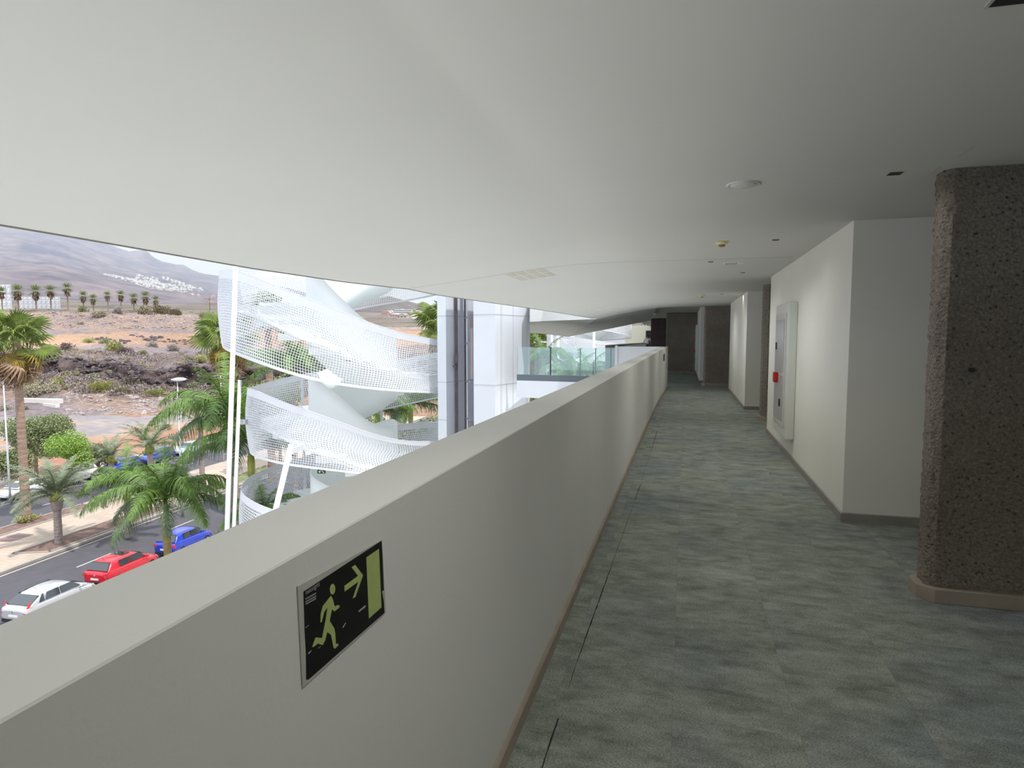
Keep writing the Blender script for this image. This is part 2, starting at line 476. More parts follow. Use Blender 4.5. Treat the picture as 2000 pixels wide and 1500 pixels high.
# exit sign on the parapet
def sign():
    root = empty('exit_sign', (-.63, 1.085, 1.0))
    X0 = -.63
    def q(cx, cy, off):   # crop pixels of the traced sign
        p = onx(540 + cx / 4.166, 1020 + cy / 4.166, X0)
        return Vector((X0 + off - root.location.x, p.y - root.location.y, p.z - root.location.z))
    def poly(pts, o0, o1, name, m, parent=root):
        mb = MB(); mb.plate([q(a, b, o0) for a, b in pts], (o1 - o0, 0, 0)); o = mb.build(name, m, parent, fix=True); return o
    clear = mat('laminate_film', (.50, .50, .45), .12, coat=.5)
    black = mat('sign_black', (.006, .006, .0055), .45, spec=.25)
    lum = mat('sign_luminous_green', (.42, .50, .17), .5, var=.05, scale=40)
    scr = mat('sign_scratch', (.5, .5, .48), .4)
    poly([(163, 520), (850, 143), (880, 735), (205, 1345)], .0005, .0028, 'plate', clear)
    poly([(207, 563), (843, 150), (852, 300), (862, 552), (846, 560), (862, 640), (867, 735), (250, 1275), (230, 1278), (228, 1060), (218, 900)], .003, .0036, 'black_panel', black)
    poly([(717, 285), (820, 215), (841, 690), (738, 782)], .0037, .0041, 'door_symbol', lum)
    poly([(538, 517), (650, 435), (597, 365), (626, 346), (690, 430), (628, 606), (606, 618), (652, 482), (540, 562)], .0037, .0041, 'arrow_symbol', lum)
    head = [(441 + 22 * math.cos(a) , 543 - 3 * math.cos(a) + 43 * math.sin(a)) for a in np.linspace(0, 2 * math.pi, 20, endpoint=False)]
    body = [(428,597),(441,620),(459,683),(485,672),(498,676),(497,692),(456,724),(436,705),(417,800),(455,862),(463,905),(468,988),(488,985),(487,1000),(460,1027),(449,1018),(428,915),(398,890),(380,960),(360,998),(322,984),(285,1013),(275,1010),(303,935),(355,940),(385,790),(400,690),(372,730),(352,810),(342,812),(345,740),(362,680)]
    mb = MB()
    for pl in (head, body): mb.plate([q(a, b, .0037) for a, b in pl], (.0004, 0, 0))
    mb.build('running_figure_symbol', lum, root, fix=True)
    for s in ([(650,722),(705,675),(713,678),(690,712),(700,690),(660,728)], [(520,855),(545,815),(550,818),(528,856)], [(218,855),(245,832),(246,836),(219,859)], [(240,1062),(268,1038),(266,1046),(246,1072)], [(320,1022),(345,1005),(346,1008),(322,1025)], [(788,680),(830,650),(830,653),(789,683)]):
        mb = MB(); mb.plate([q(a, b, .00415) for a, b in s], (.0001, 0, 0)); mb.build('scratch', scr, root, fix=True)
    # small print in the corner
    mb = MB()
    for y in (612, 636, 655):
        mb.plate([q(220, y + 5, .0037), (q(306, y - 42, .0037)), (q(306, y - 30, .0037)), q(220, y + 16, .0037)], (.0003, 0, 0))
    mb.build('small_print', mat('sign_print_grey', (.28, .28, .27), .5), root, fix=True)
    cu = bpy.data.curves.new('sign_text', 'FONT'); cu.body = 'neosigns'; cu.size = .013; cu.extrude = .0002
    tmp = bpy.data.objects.new('tmp_text', cu); COL.objects.link(tmp); bpy.context.view_layer.update()
    tme = bpy.data.meshes.new_from_object(tmp.evaluated_get(bpy.context.evaluated_depsgraph_get())); bpy.data.objects.remove(tmp)
    t = bpy.data.objects.new('sign_lettering', tme); COL.objects.link(t); t.parent = root
    p = q(221, 592, .0039); t.location = p; t.rotation_euler = (math.pi / 2, 0, math.pi / 2)
    tme.materials.clear(); tme.materials.append(mat('sign_letter_grey', (.33, .33, .32), .5))
    tag(root, 'black and pale green running man exit sign on the parapet wall in the foreground', 'sign')
sign()
# second small sign near the end of the parapet
mb = MB(); x = par_x(18.0); mb.box((x + .002, 17.75, .93), (x + .02, 18.25, 1.12))
s2 = mb.build('exit_sign', mat('sign_dark_grey', (.05, .055, .05), .35), bevel=.004); tag(s2, 'small dark sign seen edge on near the far end of the parapet', 'sign')

# fire cabinet on the right wall
fc = empty('fire_hose_cabinet', (1.345, 9.05, .30))
XW = 1.345
cabm = mat('cabinet_enamel', (.70, .72, .66), .45); cabf = mat('cabinet_frame', (.64, .62, .58), .4); cabd = mat('cabinet_door_grey', (.52, .50, .50), .25)
red = mat('alarm_red', (.55, .02, .02), .35); blk = mat('latch_black', (.03, .015, .015), .4)
def fbox(lo, hi, name, m, parent=fc, bev=.004):
    L = Vector((XW, 9.05, .30)); mb = MB(); mb.box(Vector(lo) - L, Vector(hi) - L); return mb.build(name, m, parent, bevel=bev)
fbox((1.240, 8.56, .30), (1.344, 9.72, 2.03), 'housing', cabm, bev=.01)
fbox((1.228, 8.70, .43), (1.241, 9.62, 1.90), 'door_frame', cabf)
ud = fbox((1.221, 8.80, 1.13), (1.229, 9.56, 1.82), 'upper_door', cabd)
ld = fbox((1.221, 8.80, .50), (1.229, 9.56, 1.09), 'lower_door', cabd)
fbox((1.209, 9.40, 1.42), (1.222, 9.47, 1.52), 'latch', blk)
fbox((1.209, 8.95, .68), (1.222, 9.02, .78), 'latch', blk)
fbox((1.168, 9.20, .98), (1.222, 9.32, 1.12), 'alarm_button', red, bev=.012)
tag(fc, 'tall off-white fire hose cabinet with a red alarm button on the right hand wall', 'cabinet')
# its twin further down the corridor
fc2 = copy_tree(fc); fc2.location = (.50, 25.2, .30)
tag(fc2, 'distant off-white fire cabinet on the last white wall before the corridor end', 'cabinet')

# ceiling fittings
def on_ceiling(px, py):
    d = ray(px, py); lo, hi = .3, 60
    for _ in range(50):
        m_ = (lo + hi) / 2; p = EYE + d * m_
        if p.z < soffit_z(p.x, p.y): lo = m_
        else: hi = m_
    return EYE + d * lo
# flush round disc
p = on_ceiling(1452, 360)
g = empty('ceiling_speaker', (p.x, p.y, 2.57))
mb = MB(); mb.lathe([(.0, -.001), (.088, -.006), (.098, -.010), (.105, -.004), (.105, .01)], 40); mb.build('rim', M_WHITE, g, smooth=True, fix=True)
mb = MB(); mb.lathe([(.0, -.013), (.074, -.012), (.080, -.008), (.08, -.004)], 36); mb.build('grille', mat('speaker_grille', (.66, .65, .62), .6), g, smooth=True, fix=True)
tag(g, 'flush round off-white ceiling disc above the corridor, nearest of the ceiling fittings', 'speaker')
# smoke detectors
dm = mat('detector_cream', (.78, .66, .36), .45); dk = mat('detector_brown', (.28, .20, .09), .5)
for (px, py, s, lab) in ((1410, 472, 1.0, 'cream domed smoke detector on the ceiling, nearest one'), (1371, 577, 1.0, 'cream smoke detector further down the corridor ceiling')):
    p = on_ceiling(px, py); g = empty('smoke_detector', (p.x, p.y, 2.571))
    mb = MB(); mb.lathe([(.062, .0), (.062, -.016), (.055, -.028), (.036, -.034), (.0, -.034)], 28); mb.build('body', dm, g, smooth=True, fix=True)
    mb = MB(); mb.lathe([(.034, -.034), (.032, -.046), (.018, -.054), (.0, -.055)], 24); mb.build('sensor_dome', dk, g, smooth=True, fix=True)
    tag(g, lab, 'smoke detector', 'smoke detectors on the ceiling')
# small recessed square spots, with fill lamps added
def recessed(x, y, P=3):  # added spot lamp that brightens the corridor; the fixtures themselves are unlit
    l = bpy.data.lights.new('fill_lamp', 'SPOT'); l.energy = P; l.spot_size = math.radians(158); l.spot_blend = 1.0; l.shadow_soft_size = .04; l.color = (1, .975, .94)
    o = bpy.data.objects.new('fill_lamp', l); COL.objects.link(o); o.location = (x, y, 2.555)
for y in (-5.5, -2.0, 1.2, 4.39, 7.8, 11.2, 14.6, 18.0): recessed(.32 if y < 20 else -.1, y, 30)  # row of added fill lamps with no light fixtures of their own
spm = mat('spot_trim', (.55, .54, .5), .5)
spots = [(1982, -9, .045, 'dark square recessed ceiling light at the top right corner of the picture'), (1748, 338, .035, 'small dark recessed ceiling light left of the near pillar top'),
         (1515, 468, .03, 'small dark recessed ceiling light above the start of the white wall'), (1388, 511, .03, 'small dark recessed ceiling light on the left of the little vent'),
         (1451, 532, .028, 'small dark recessed ceiling light behind the little vent'), (1410, 574, .028, 'faint recessed ceiling light right of the far smoke detector'), (1450, 575, .028, 'faint recessed ceiling light beside the top of the second white wall')]
for px, py, h, lab in spots:
    p = on_ceiling(px, py); g = empty('recessed_light', (p.x, p.y, 2.57))
    mb = MB(); mb.box((-h*1.25, -h*1.25, -.003), (h*1.25, h*1.25, .004)); mb.build('frame', spm, g)
    mb = MB(); mb.box((-h, -h, -.006), (h, h, -.002)); mb.build('opening', M_DARK, g)
    recessed(p.x, p.y)
    tag(g, lab, 'ceiling light', 'recessed square lights in the corridor ceiling')
# large perforated grille and small vent
gm = mat('vent_slot_beige', (.60, .57, .50), .7)
p = Vector((-2.14, 8.93, 0)); zc_ = soffit_z(p.x, p.y)
g = empty('ceiling_vent', (p.x, p.y, zc_))
sl = (soffit_z(p.x + .3, p.y) - soffit_z(p.x - .3, p.y)) / .6
for i in range(4):
    for j in range(2):
        mb = MB()
        for k in range(5):
            x = -.27 + i * .145; y = -.52 + j * .56 + k * .095
            z0 = soffit_z(p.x + x, p.y + y) - zc_; z1 = soffit_z(p.x + x + .1, p.y + y) - zc_
            mb.add([(x, y, z0 - .003), (x + .105, y, z1 - .003), (x + .105, y + .07, z1 - .003), (x, y + .07, z0 - .003), (x, y, z0 + .01), (x + .105, y, z1 + .01), (x + .105, y + .07, z1 + .01), (x, y + .07, z0 + .01)], [(3,2,1,0),(0,1,5,4),(1,2,6,5),(2,3,7,6),(3,0,4,7)])
        mb.build('slot_panel', gm, g)
tag(g, 'large slotted ventilation grille in the sloping soffit above the parapet', 'ventilation grille')
p = on_ceiling(1175, 603); g = empty('ceiling_vent', (p.x, p.y, p.z)); g.rotation_euler.y = -math.atan((soffit_z(p.x + .3, p.y) - soffit_z(p.x - .3, p.y)) / .6)
for i in range(4): mb = MB(); mb.box((-.4 + i * .24, -.3, -.004), (-.26 + i * .24, .3, .01)); mb.build('slot_panel', mat('vent_slot_pale', (.72, .71, .67), .7), g)
tag(g, 'faint slotted grille near the pointed far tip of the soffit', 'ventilation grille')
p = on_ceiling(1432, 514); g = empty('ceiling_vent', (p.x, p.y, 2.57))
mb = MB(); mb.box((-.12, -.09, -.006), (.12, .09, .002)); mb.build('frame', M_WALL, g)
mb = MB(); 
for k in range(6): mb.box((-.1 + k * .026, -.075, -.009), (-.085 + k * .026, .075, -.005))
mb.build('slat', mat('vent_dark_slat', (.3, .28, .25), .6), g); tag(g, 'small rectangular metal vent in the ceiling near the white wall', 'ventilation grille')
# hairline cracks and access hatch lines in the ceiling
hl = mat('ceiling_crack', (.45, .43, .38), .8)
for a, b in (((1180 * 0 + 1835, 325), (1820, 338)), ((1870, 306), (1902, 286)), ((1578, 520 - 12), (1540, 512))):
    pa, pb = on_ceiling(*a), on_ceiling(*b); mb = MB(); mb.tube([pa, pb], .003, 4)
    tag(mb.build('trim_crack', hl), kind='structure')
# white ceiling spotlights beyond
for i, (px, py, Y, lab) in enumerate(((1277, 614, 25.5, 'nearest white adjustable spotlight under the shaded ceiling beyond the parapet'), (1240, 624, 34, 'second white spotlight under the shaded ceiling beyond the parapet'),
        (1254, 636, 42, 'third small spotlight in the row receding under the far ceiling'), (1257, 644, 50, 'farthest small spotlight above the walking person'))):
    d = ray(px, py); p = EYE + d * (Y / d.y); zt = 2.60 if p.x > -.9 and Y < 30 else 2.66
    if i == 0: zt = 2.60
    p.z = zt
    g = empty('ceiling_spotlight', p); s = 1.0 if i == 0 else 1.3
    mb = MB(); mb.lathe([(.05 * s, 0), (.05 * s, -.03), (.015, -.035), (.015, -.07), (0, -.07)], 16); mb.build('mount', M_WHITE, g, smooth=True, fix=True)
    mb = MB(); mb.tube([(-.02, .0, -.07), (.07 * s, -.05, -.15 * s)], [.05 * s, .055 * s], 16); mb.build('lamp_head', M_WHITE, g, smooth=True, fix=True)
    tag(g, lab, 'spotlight', 'ceiling spotlights beyond the parapet end')

# gap in the carpet tiles along the parapet, and loose seam ends
crk = mat('carpet_gap', (.012, .012, .012), .9)
random.seed(5)
def gap(name, y0, y1, xf, wf, ex=.045):
    L, R = [], []
    y = y0
    while y < y1:
        c = xf(y) + random.uniform(-.0012, .0012); wv = wf(y) * random.uniform(.5, 1.3)
        L.append((c - wv, y, .0012)); R.append((c + wv, y, .0012)); y += ex
    mb = MB(); mb.grid([L, R], flip=True); return tag(mb.build(name, crk), kind='structure')
gap('trim_carpet_gap', 1.3, 2.55, lambda y: -.482, lambda y: .0035)
gap('trim_carpet_gap', 2.75, 6.9, lambda y: -.482 + .0125 * max(0, y - 3) , lambda y: .0013 + .0022 * max(0, math.sin(y * 2.1)))
gap('trim_carpet_gap', 7.2, 14.5, lambda y: -.435 + .003 * (y - 7), lambda y: .001 + .0035 * max(0, math.sin(y * 1.3 + 1)))
# ---------------------------------------------------------------- lift tower
def camvec(a, b, c=0): # right, forward(horizontal), up
    fh = Vector((-math.sin(YAW), math.cos(YAW), 0)); return RGT * a + fh * b + Vector((0, 0, c))
def flat(px, Z):
    p = at(px, 657, Z); p.z = 0; return p
ZB, ZT = -12.9, 6.2
cor = flat(967, 23.2); dR = camvec(.509, .861); dL = camvec(-.861, .509)
tw = empty('lift_tower', (cor.x, cor.y, ZB))
def twprism(name, pts, z0, z1, m):
    mb = MB(); pts = [Vector(p) - Vector((cor.x, cor.y, 0)) for p in pts]
    mb.prism([(p.x, p.y) for p in pts], z0 - ZB, z1 - ZB, m); return mb.build(name, m, tw, fix=True)
R0 = [cor, cor + dR * 2.62, cor + dR * 2.62 + dL * .95, cor + dL * .95]
twprism('shaft_wall', R0, ZB, ZT, M_CLAD)
cl = flat(871, 24.8)
twprism('shaft_wall', [cl, cl + dR * 2.3, cl + dR * 2.3 + dL * .42, cl + dL * .42], ZB, ZT, M_CLAD)
# back wall of the shaft between the two
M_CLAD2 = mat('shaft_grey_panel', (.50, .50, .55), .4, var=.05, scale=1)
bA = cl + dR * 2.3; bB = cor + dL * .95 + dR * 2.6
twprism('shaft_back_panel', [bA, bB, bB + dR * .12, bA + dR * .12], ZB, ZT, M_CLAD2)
# panel joints (recessed dark strips, proud by 2 mm)
jm = mat('panel_joint', (.42, .42, .48), .6)
mb = MB()
def strip(a, b, z0, z1, off):
    n = (b - a).normalized(); nn = Vector((n.y, -n.x, 0))
    o = nn * off
    L = Vector((cor.x, cor.y, ZB))
    mb.plate([a + o + Vector((0, 0, z0)) - L, b + o + Vector((0, 0, z0)) - L, b + o + Vector((0, 0, z1)) - L, a + o + Vector((0, 0, z1)) - L], -o * 1.2)
for z in (2.4, -.2, -2.8, -5.4, -8, -10.6, 5.0):
    strip(cor, cor + dR * 2.62, z - .012, z + .012, .006)
    strip(cor + dL * .95, cor, z - .012, z + .012, .006)
    strip(cl, cl + dR * 2.3, z - .012, z + .012, .006)
for z in (2.4, -.2, -1.7, -4.3, -6.9, 5.0): strip(cl + dL * .42, cl, z - .012, z + .012, .006)
for s in (.38, .46, 1.28, 2.35, 2.43): strip(cor + dR * s, cor + dR * (s + (.022 if s == 1.28 else .012)), ZB, ZT, .006)
mb.build('panel_joints', jm, tw, fix=True)
# guide rails and lift gear inside the shaft
def rail(px, Z, w_, d_, m, name, z0=ZB, z1=ZT):
    a = flat(px, Z); return twprism(name, [a, a + RGT * w_, a + RGT * w_ + camvec(0, d_), a + camvec(0, d_)], z0, z1, m)
rail(880, 26.0, .10, .12, M_RAIL, 'guide_rail'); rail(888.5, 25.2, .10, .14, M_RAIL, 'guide_rail')
rail(884.5, 26.2, .07, .1, M_STEEL, 'guide_rail')
for px in (893, 896.5, 900): rail(px, 26.2, .035, .08, M_STEEL, 'guide_rail')
rail(906.5, 25.6, .07, .12, M_RAIL, 'guide_rail'); rail(910.5, 25.4, .05, .1, M_STEEL, 'guide_rail')
bracket = mat('bracket_brown', (.22, .17, .17), .5, metal=.2)
for z0, z1 in ((1.95, 2.45), (-2.55, -1.75)):
    rail(917, 24.6, .13, .2, bracket, 'rail_bracket', z0, z1)
rail(919, 24.7, .085, .12, mat('door_track_taupe', (.36, .29, .27), .4, metal=.3), 'door_track', -.05, 1.95)
rail(888, 25.0, .13, .1, M_RAIL, 'roller_guide', .55, .95); rail(884, 25.0, .12, .1, M_RAIL, 'roller_guide', .38, .45)
for z in (2.35, 1.3, -.2, -1.72):
    a = flat(909, 25.6); b = flat(917, 24.8); mb = MB(); L = Vector((cor.x, cor.y, ZB))
    mb.tube([a + Vector((0,0,z)) - L, b + Vector((0,0,z+.03)) - L], .03, 6); mb.build('rail_tie', M_STEEL, tw)
tag(tw, 'tall white panelled lift tower standing just outside the parapet', 'tower')

# ---------------------------------------------------------------- helical stair wrapped in perforated sheet
CZ = 28.0                      # distance of the stair axis; SS scales the traced 23 m figures
SS = CZ / 23.0
SC = flat(688, CZ)
def helix_point(th, r, z):      # th 0 = picture-left, growing through the front (towards the camera) to the right
    r = r * SS; z = EYE.z + (z - EYE.z) * SS
    a = camvec(-math.cos(th) * r, -math.sin(th) * r)
    return Vector((SC.x + a.x, SC.y + a.y, z))
TWO = 2 * math.pi
# cumulative angle in turns: 0 = left of the top visible band
T_top = [-1.3, -1.0, -.75, -.5, -.25, 0, .07, .14, .25, .33, .38, .5, .62, .75, .88, 1.0, 1.07, 1.14, 1.25, 1.33, 1.40, 1.5, 1.62, 1.75, 1.87, 2.0, 2.12, 2.25, 2.5, 2.75, 3.0, 3.5, 4.0]
Z_top = [8.2, 7.2, 6.6, 5.9, 4.9, 3.78, 3.80, 3.66, 2.6, 1.82, 1.58, 1.3, .95, .45, .08, -.25, -.14, -.12, -.80, -1.62, -1.9, -1.95, -1.85, -2.25, -3.35, -3.57, -3.7, -4.05, -5.2, -5.9, -6.9, -8.6, -10.2]
Z_bot = [6.2, 5.2, 4.4, 3.7, 2.9, 1.45, 1.25, .95, .2, -.1, -.22, -.5, -.9, -1.6, -2.0, -2.38, -2.35, -2.36, -2.5, -2.8, -3.2, -3.7, -4.1, -4.6, -5.2, -5.6, -5.8, -6.2, -7.2, -7.9, -8.9, -10.6, -12.2]
R_out = [4.4, 4.4, 4.0, 4.0, 4.1, 4.38, 4.3, 4.1, 3.9, 3.85, 3.8, 3.8, 3.7, 3.7, 3.6, 3.55, 3.55, 3.6, 3.7, 3.75, 3.8, 3.8, 3.75, 3.7, 3.8, 3.87, 3.85, 3.8, 3.75, 3.7, 3.8, 3.8, 3.8]
def smooth_tab(t, tab):
    return sum(interp(t + k * .03, T_top, tab) for k in (-1, -.5, 0, .5, 1)) / 5
def band(t, v, r=None, inner=False):
    zt = smooth_tab(t, Z_top); zb = smooth_tab(t, Z_bot)
    if inner:
        mid = zt - .05; zt = mid + .38; zb = zb - .05
        return helix_point(t * TWO, 1.55, lerp(zb, zt, v))
    R = smooth_tab(t, R_out)
    return helix_point(t * TWO, R + .10 * math.sin(v * math.pi) * math.sin(t * TWO * 2 + 1), lerp(zb, zt, v))
def perforated(name, t0, t1, nu, nv, parent, pfun, m, rim_top=1.6, hole=.62, seed=0.0, thick=.012):
    # sheet of nu x nv cells, each cell a frame of four quads round an open hole
    us = np.linspace(0, 1, nu + 1); vs_ = np.linspace(0, 1, nv + 1)
    V = []; Fq = []
    def pt(u, v):
        # solid rims top and bottom, wavy cell lines between
        ww = math.sin(v * math.pi)
        uu = u + ww * (.55 * math.sin(u * nu * .045 + v * 5 + seed) + .3 * math.sin(u * nu * .11 + seed)) / nu * 3.2
        vv = v + ww * (.9 * math.sin(u * nu * .05 + seed * 2) + .5 * math.sin(u * nu * .13 + v * 6)) / nv * .9
        vv = .035 + vv * (.905 - rim_top * .03)
        return pfun(lerp(t0, t1, min(1, max(0, uu)) if 0 < u < 1 else u), vv)
    G = [[pt(u, v) for v in vs_] for u in us]
    idx = {}
    for i in range(nu + 1):
        for j in range(nv + 1):
            idx[i, j] = len(V); V.append(G[i][j])
    for i in range(nu):
        for j in range(nv):
            a, b, c, d = G[i][j], G[i+1][j], G[i+1][j+1], G[i][j+1]
            ce = (a + b + c + d) / 4
            h = hole * (1 + .28 * math.sin(i * .085 + j * .13 + seed * 3) + .10 * math.sin(i * .031 - j * .22))
            edge = min(1, min(i, nu - 1 - i) / 2 + .2)
            h = min(.86, max(.30, h)) * edge
            k = len(V)
            # octagonal hole keeps rounded corners
            q = [ce + (p - ce) * h for p in (a, b, c, d)]
            V += q
            A, B, Cc, D = idx[i, j], idx[i+1, j], idx[i+1, j+1], idx[i, j+1]
            Fq += [(A, B, k+1, k), (B, Cc, k+2, k+1), (Cc, D, k+3, k+2), (D, A, k, k+3)]
    # rims
    b0 = len(V)
    for i, u in enumerate(us):
        V.append(pfun(lerp(t0, t1, u), 0)); V.append(pfun(lerp(t0, t1, u), 1))
    for i in range(nu):
        Fq.append((b0 + 2*i, b0 + 2*i + 2, idx[i+1, 0], idx[i, 0]))
        Fq.append((idx[i, nv], idx[i+1, nv], b0 + 2*i + 3, b0 + 2*i + 1))
    me = bpy.data.meshes.new(name); me.from_pydata([tuple(v) for v in V], [], Fq); me.materials.append(m); me.update()
    o = mesh_obj(name, me, parent)
    s = o.modifiers.new('thickness', 'SOLIDIFY'); s.thickness = thick; s.offset = 0
    return o
st = empty('spiral_stair', (0, 0, 0))
M_PERF = mat('perforated_white_sheet', (.66, .675, .71), .5)
for k, (t0, t1, nu, nv, h) in enumerate(((-1.02, -.5, 120, 20, .70), (-.5, .0, 135, 22, .70), (0, .52, 150, 26, .72), (.52, 1.0, 125, 21, .70), (1.0, 1.52, 140, 24, .68), (1.52, 2.0, 125, 20, .70), (2.0, 2.52, 130, 20, .68), (2.52, 3.9, 150, 14, .6))):
    perforated('perforated_guard', t0, t1, nu, nv, st, band, M_PERF, seed=k * 1.3, hole=h)
# handrail edge along the top of the sheet
mb = MB(); mb.tube([band(t, 1.0) for t in np.arange(-1.02, 3.9, .012)], .014, 6); mb.build('edge_rail', M_WHITE, st, smooth=True)
# solid inner guard
M_INN = mat('inner_guard_white', (.88, .91, .90), .5)
def ribbon(name, t0, t1, f, m, step=.012, thick=.03):
    rows = []
    for t in np.arange(t0, t1 + .001, step): rows.append([f(t, v) for v in (0, .25, .5, .75, 1)])
    mb = MB(); mb.grid(rows); o = mb.build(name, m, st, smooth=True)
    s = o.modifiers.new('thickness', 'SOLIDIFY'); s.thickness = thick; s.offset = 0; return o
ribbon('inner_guard', -1.0, 3.9, lambda t, v: band(t, v, inner=True), M_INN, thick=.05)
# flight: treads and soffit following the same helix
def fz(t): return smooth_tab(t, Z_top) - 1.12
rows = []
for t in np.arange(-1.0, 3.9, .012):
    z = fz(t) - .22; rows.append([helix_point(t * TWO, r, z) for r in (1.56, 2.3, 3.0, smooth_tab(t, R_out) - .35)])
mb = MB(); mb.grid(rows); o = mb.build('flight_soffit', M_INN, st, smooth=True)
s = o.modifiers.new('thickness', 'SOLIDIFY'); s.thickness = .12; s.offset = 0
mb = MB(); dt = .0455
t = -1.0
while t < 3.85:
    z = fz(t + dt); a = [helix_point(t * TWO, r, z) for r in (1.57, smooth_tab(t, R_out) - .4)]; b = [helix_point((t + dt) * TWO, r, z) for r in (1.57, smooth_tab(t + dt, R_out) - .4)]
    lo = [p - Vector((0, 0, .26)) for p in (a[0], a[1], b[1], b[0])]
    mb.add([a[0], a[1], b[1], b[0]] + lo, [(0,1,2,3), (7,6,5,4), (0,4,5,1), (1,5,6,2), (2,6,7,3), (3,7,4,0)]); t += dt
mb.build('tread', mat('stair_tread_grey', (.78, .80, .80), .7), st, fix=True)['kind'] = 'stuff'
# slender leaning posts
def post(pxa, pya, pxb, pyb, Z, r, name='post'):
    Z *= SS; r *= SS
    a, b = at(pxa, pya, Z), at(pxb, pyb, Z)
    d = b - a; b = a + d * ((ZB - a.z) / d.z)
    mb = MB(); mb.tube([a, b], r, 12); return mb.build(name, M_WHITE, st, smooth=True)
post(460.5, 518, 443.5, 1034, 18.6, .07); post(468.5, 742, 457, 1028, 20.2, .057)
post(569, 868, 541, 985, 18.7, .085)
def vpost(px, Z, ztop, r=.06):
    Z *= SS; r *= SS; ztop = EYE.z + (ztop - EYE.z) * SS
    p = flat(px, Z); mb = MB(); mb.tube([(p.x, p.y, ztop), (p.x, p.y, ZB)], r, 10); mb.build('post', M_WHITE, st, smooth=True)
vpost(588, 26.7, -.1); vpost(743, 26.5, -.6)
def arm(pa, pb, Za, Zb, h=.17, d=.06):
    Za *= SS; Zb *= SS; h *= SS
    a, b = at(*pa, Za), at(*pb, Zb); n = (b - a).normalized(); s = Vector((-n.y, n.x, 0)).normalized() * d / 2; u = Vector((0, 0, h / 2))
    mb = MB(); mb.add([a-s-u, a+s-u, a+s+u, a-s+u, b-s-u, b+s-u, b+s+u, b-s+u], [(0,1,2,3),(7,6,5,4),(0,4,5,1),(1,5,6,2),(2,6,7,3),(3,7,4,0)]); mb.build('bracket_arm', M_WHITE, st, fix=True)
arm((464, 824), (500, 824), 20.2, 22.6); arm((567, 883), (592, 872), 18.7, 19.3)
tag(st, 'white helical outdoor stair wrapped in wavy perforated metal bands', 'stair')
# evacuation sign on the stair's inner guard
p = at(628, 921, 21.6 * SS); g = empty('stair_exit_sign', p)
mb = MB(); mb.box((-.17, -.02, -.085), (.17, .0, .085)); o = mb.build('panel', mat('dark_green_sign', (.01, .05, .03), .4), g)
lm = mat('sign_pale_green', (.75, .80, .55), .5)
mb = MB()
mb.plate([(-.12,-.025,-.05),(-.09,-.025,-.01),(-.12,-.025,.0),(-.11,-.025,.02),(-.07,-.025,.03),(-.055,-.025,.065),(-.04,-.025,.06),(-.045,-.025,.02),(-.02,-.025,.0),(-.06,-.025,-.01),(-.045,-.025,-.04),(-.07,-.025,-.06),(-.08,-.025,-.03)][::-1], (0, .004, 0))
mb.plate([(.0,-.025,.05),(.02,-.025,.06),(.085,-.025,-.02),(.10,-.025,-.0),(.11,-.025,-.06),(.05,-.025,-.05),(.07,-.025,-.035)][::-1], (0, .004, 0))
mb.build('symbol', lm, g, fix=True)
g.rotation_euler = (0, 0, YAW); tag(g, 'tiny dark green evacuation sign on the inner wall of the spiral stair', 'sign')

# ---------------------------------------------------------------- footbridge between corridor and tower
bz = 0.0
br = empty('footbridge', (0, 0, 0))
A = onz(1018, 741.5, 0); B = onz(1300, 747, 0)
A = Vector((-6.0, 22.75, 0)); B = Vector((-.9, 22.1, 0))
dirb = (B - A).normalized(); nb = Vector((-dirb.y, dirb.x, 0))
mb = MB(); pts = [A, B, B + nb * 1.9, A + nb * 1.9]; mb.prism([(p.x, p.y) for p in pts], -.66, -.03); mb.build('deck', M_CLAD, br, fix=True)
mb = MB(); mb.prism([(p.x, p.y) for p in (A - nb * .0, B - nb * .0, B + nb * .12, A + nb * .12)], -.03, .19); mb.build('base_channel', mat('dark_channel', (.10, .125, .14), .4), br, fix=True)
mb = MB(); mb.prism([(p.x, p.y) for p in (A + nb * .14, B + nb * .14, B + nb * 1.8, A + nb * 1.8)], 0.0, .02); mb.build('walkway_surface', mat('bridge_grey_floor', (.20, .22, .23), .7), br, fix=True)
tag(br, 'white footbridge deck joining the corridor to the lift tower', 'bridge')
def glass_mat():
    m, nt, b = newmat('green_glass'); nt.nodes.remove(b)
    L = nt.links.new; out = nt.nodes['Material Output']
    tr = N(nt, 'ShaderNodeBsdfTransparent'); tr.inputs[0].default_value = (.945, .98, .965, 1)
    gl = N(nt, 'ShaderNodeBsdfGlossy'); gl.inputs['Roughness'].default_value = .02; gl.inputs['Color'].default_value = (.9, 1, .97, 1)
    fr = N(nt, 'ShaderNodeFresnel'); fr.inputs['IOR'].default_value = 1.5
    ad = N(nt, 'ShaderNodeMath', operation='MULTIPLY_ADD'); L(fr.outputs[0], ad.inputs[0]); ad.inputs[1].default_value = 1.4; ad.inputs[2].default_value = .05
    mx = N(nt, 'ShaderNodeMixShader'); L(ad.outputs[0], mx.inputs[0]); L(tr.outputs[0], mx.inputs[1]); L(gl.outputs[0], mx.inputs[2]); L(mx.outputs[0], out.inputs[0]); return m
M_GLASS = glass_mat()
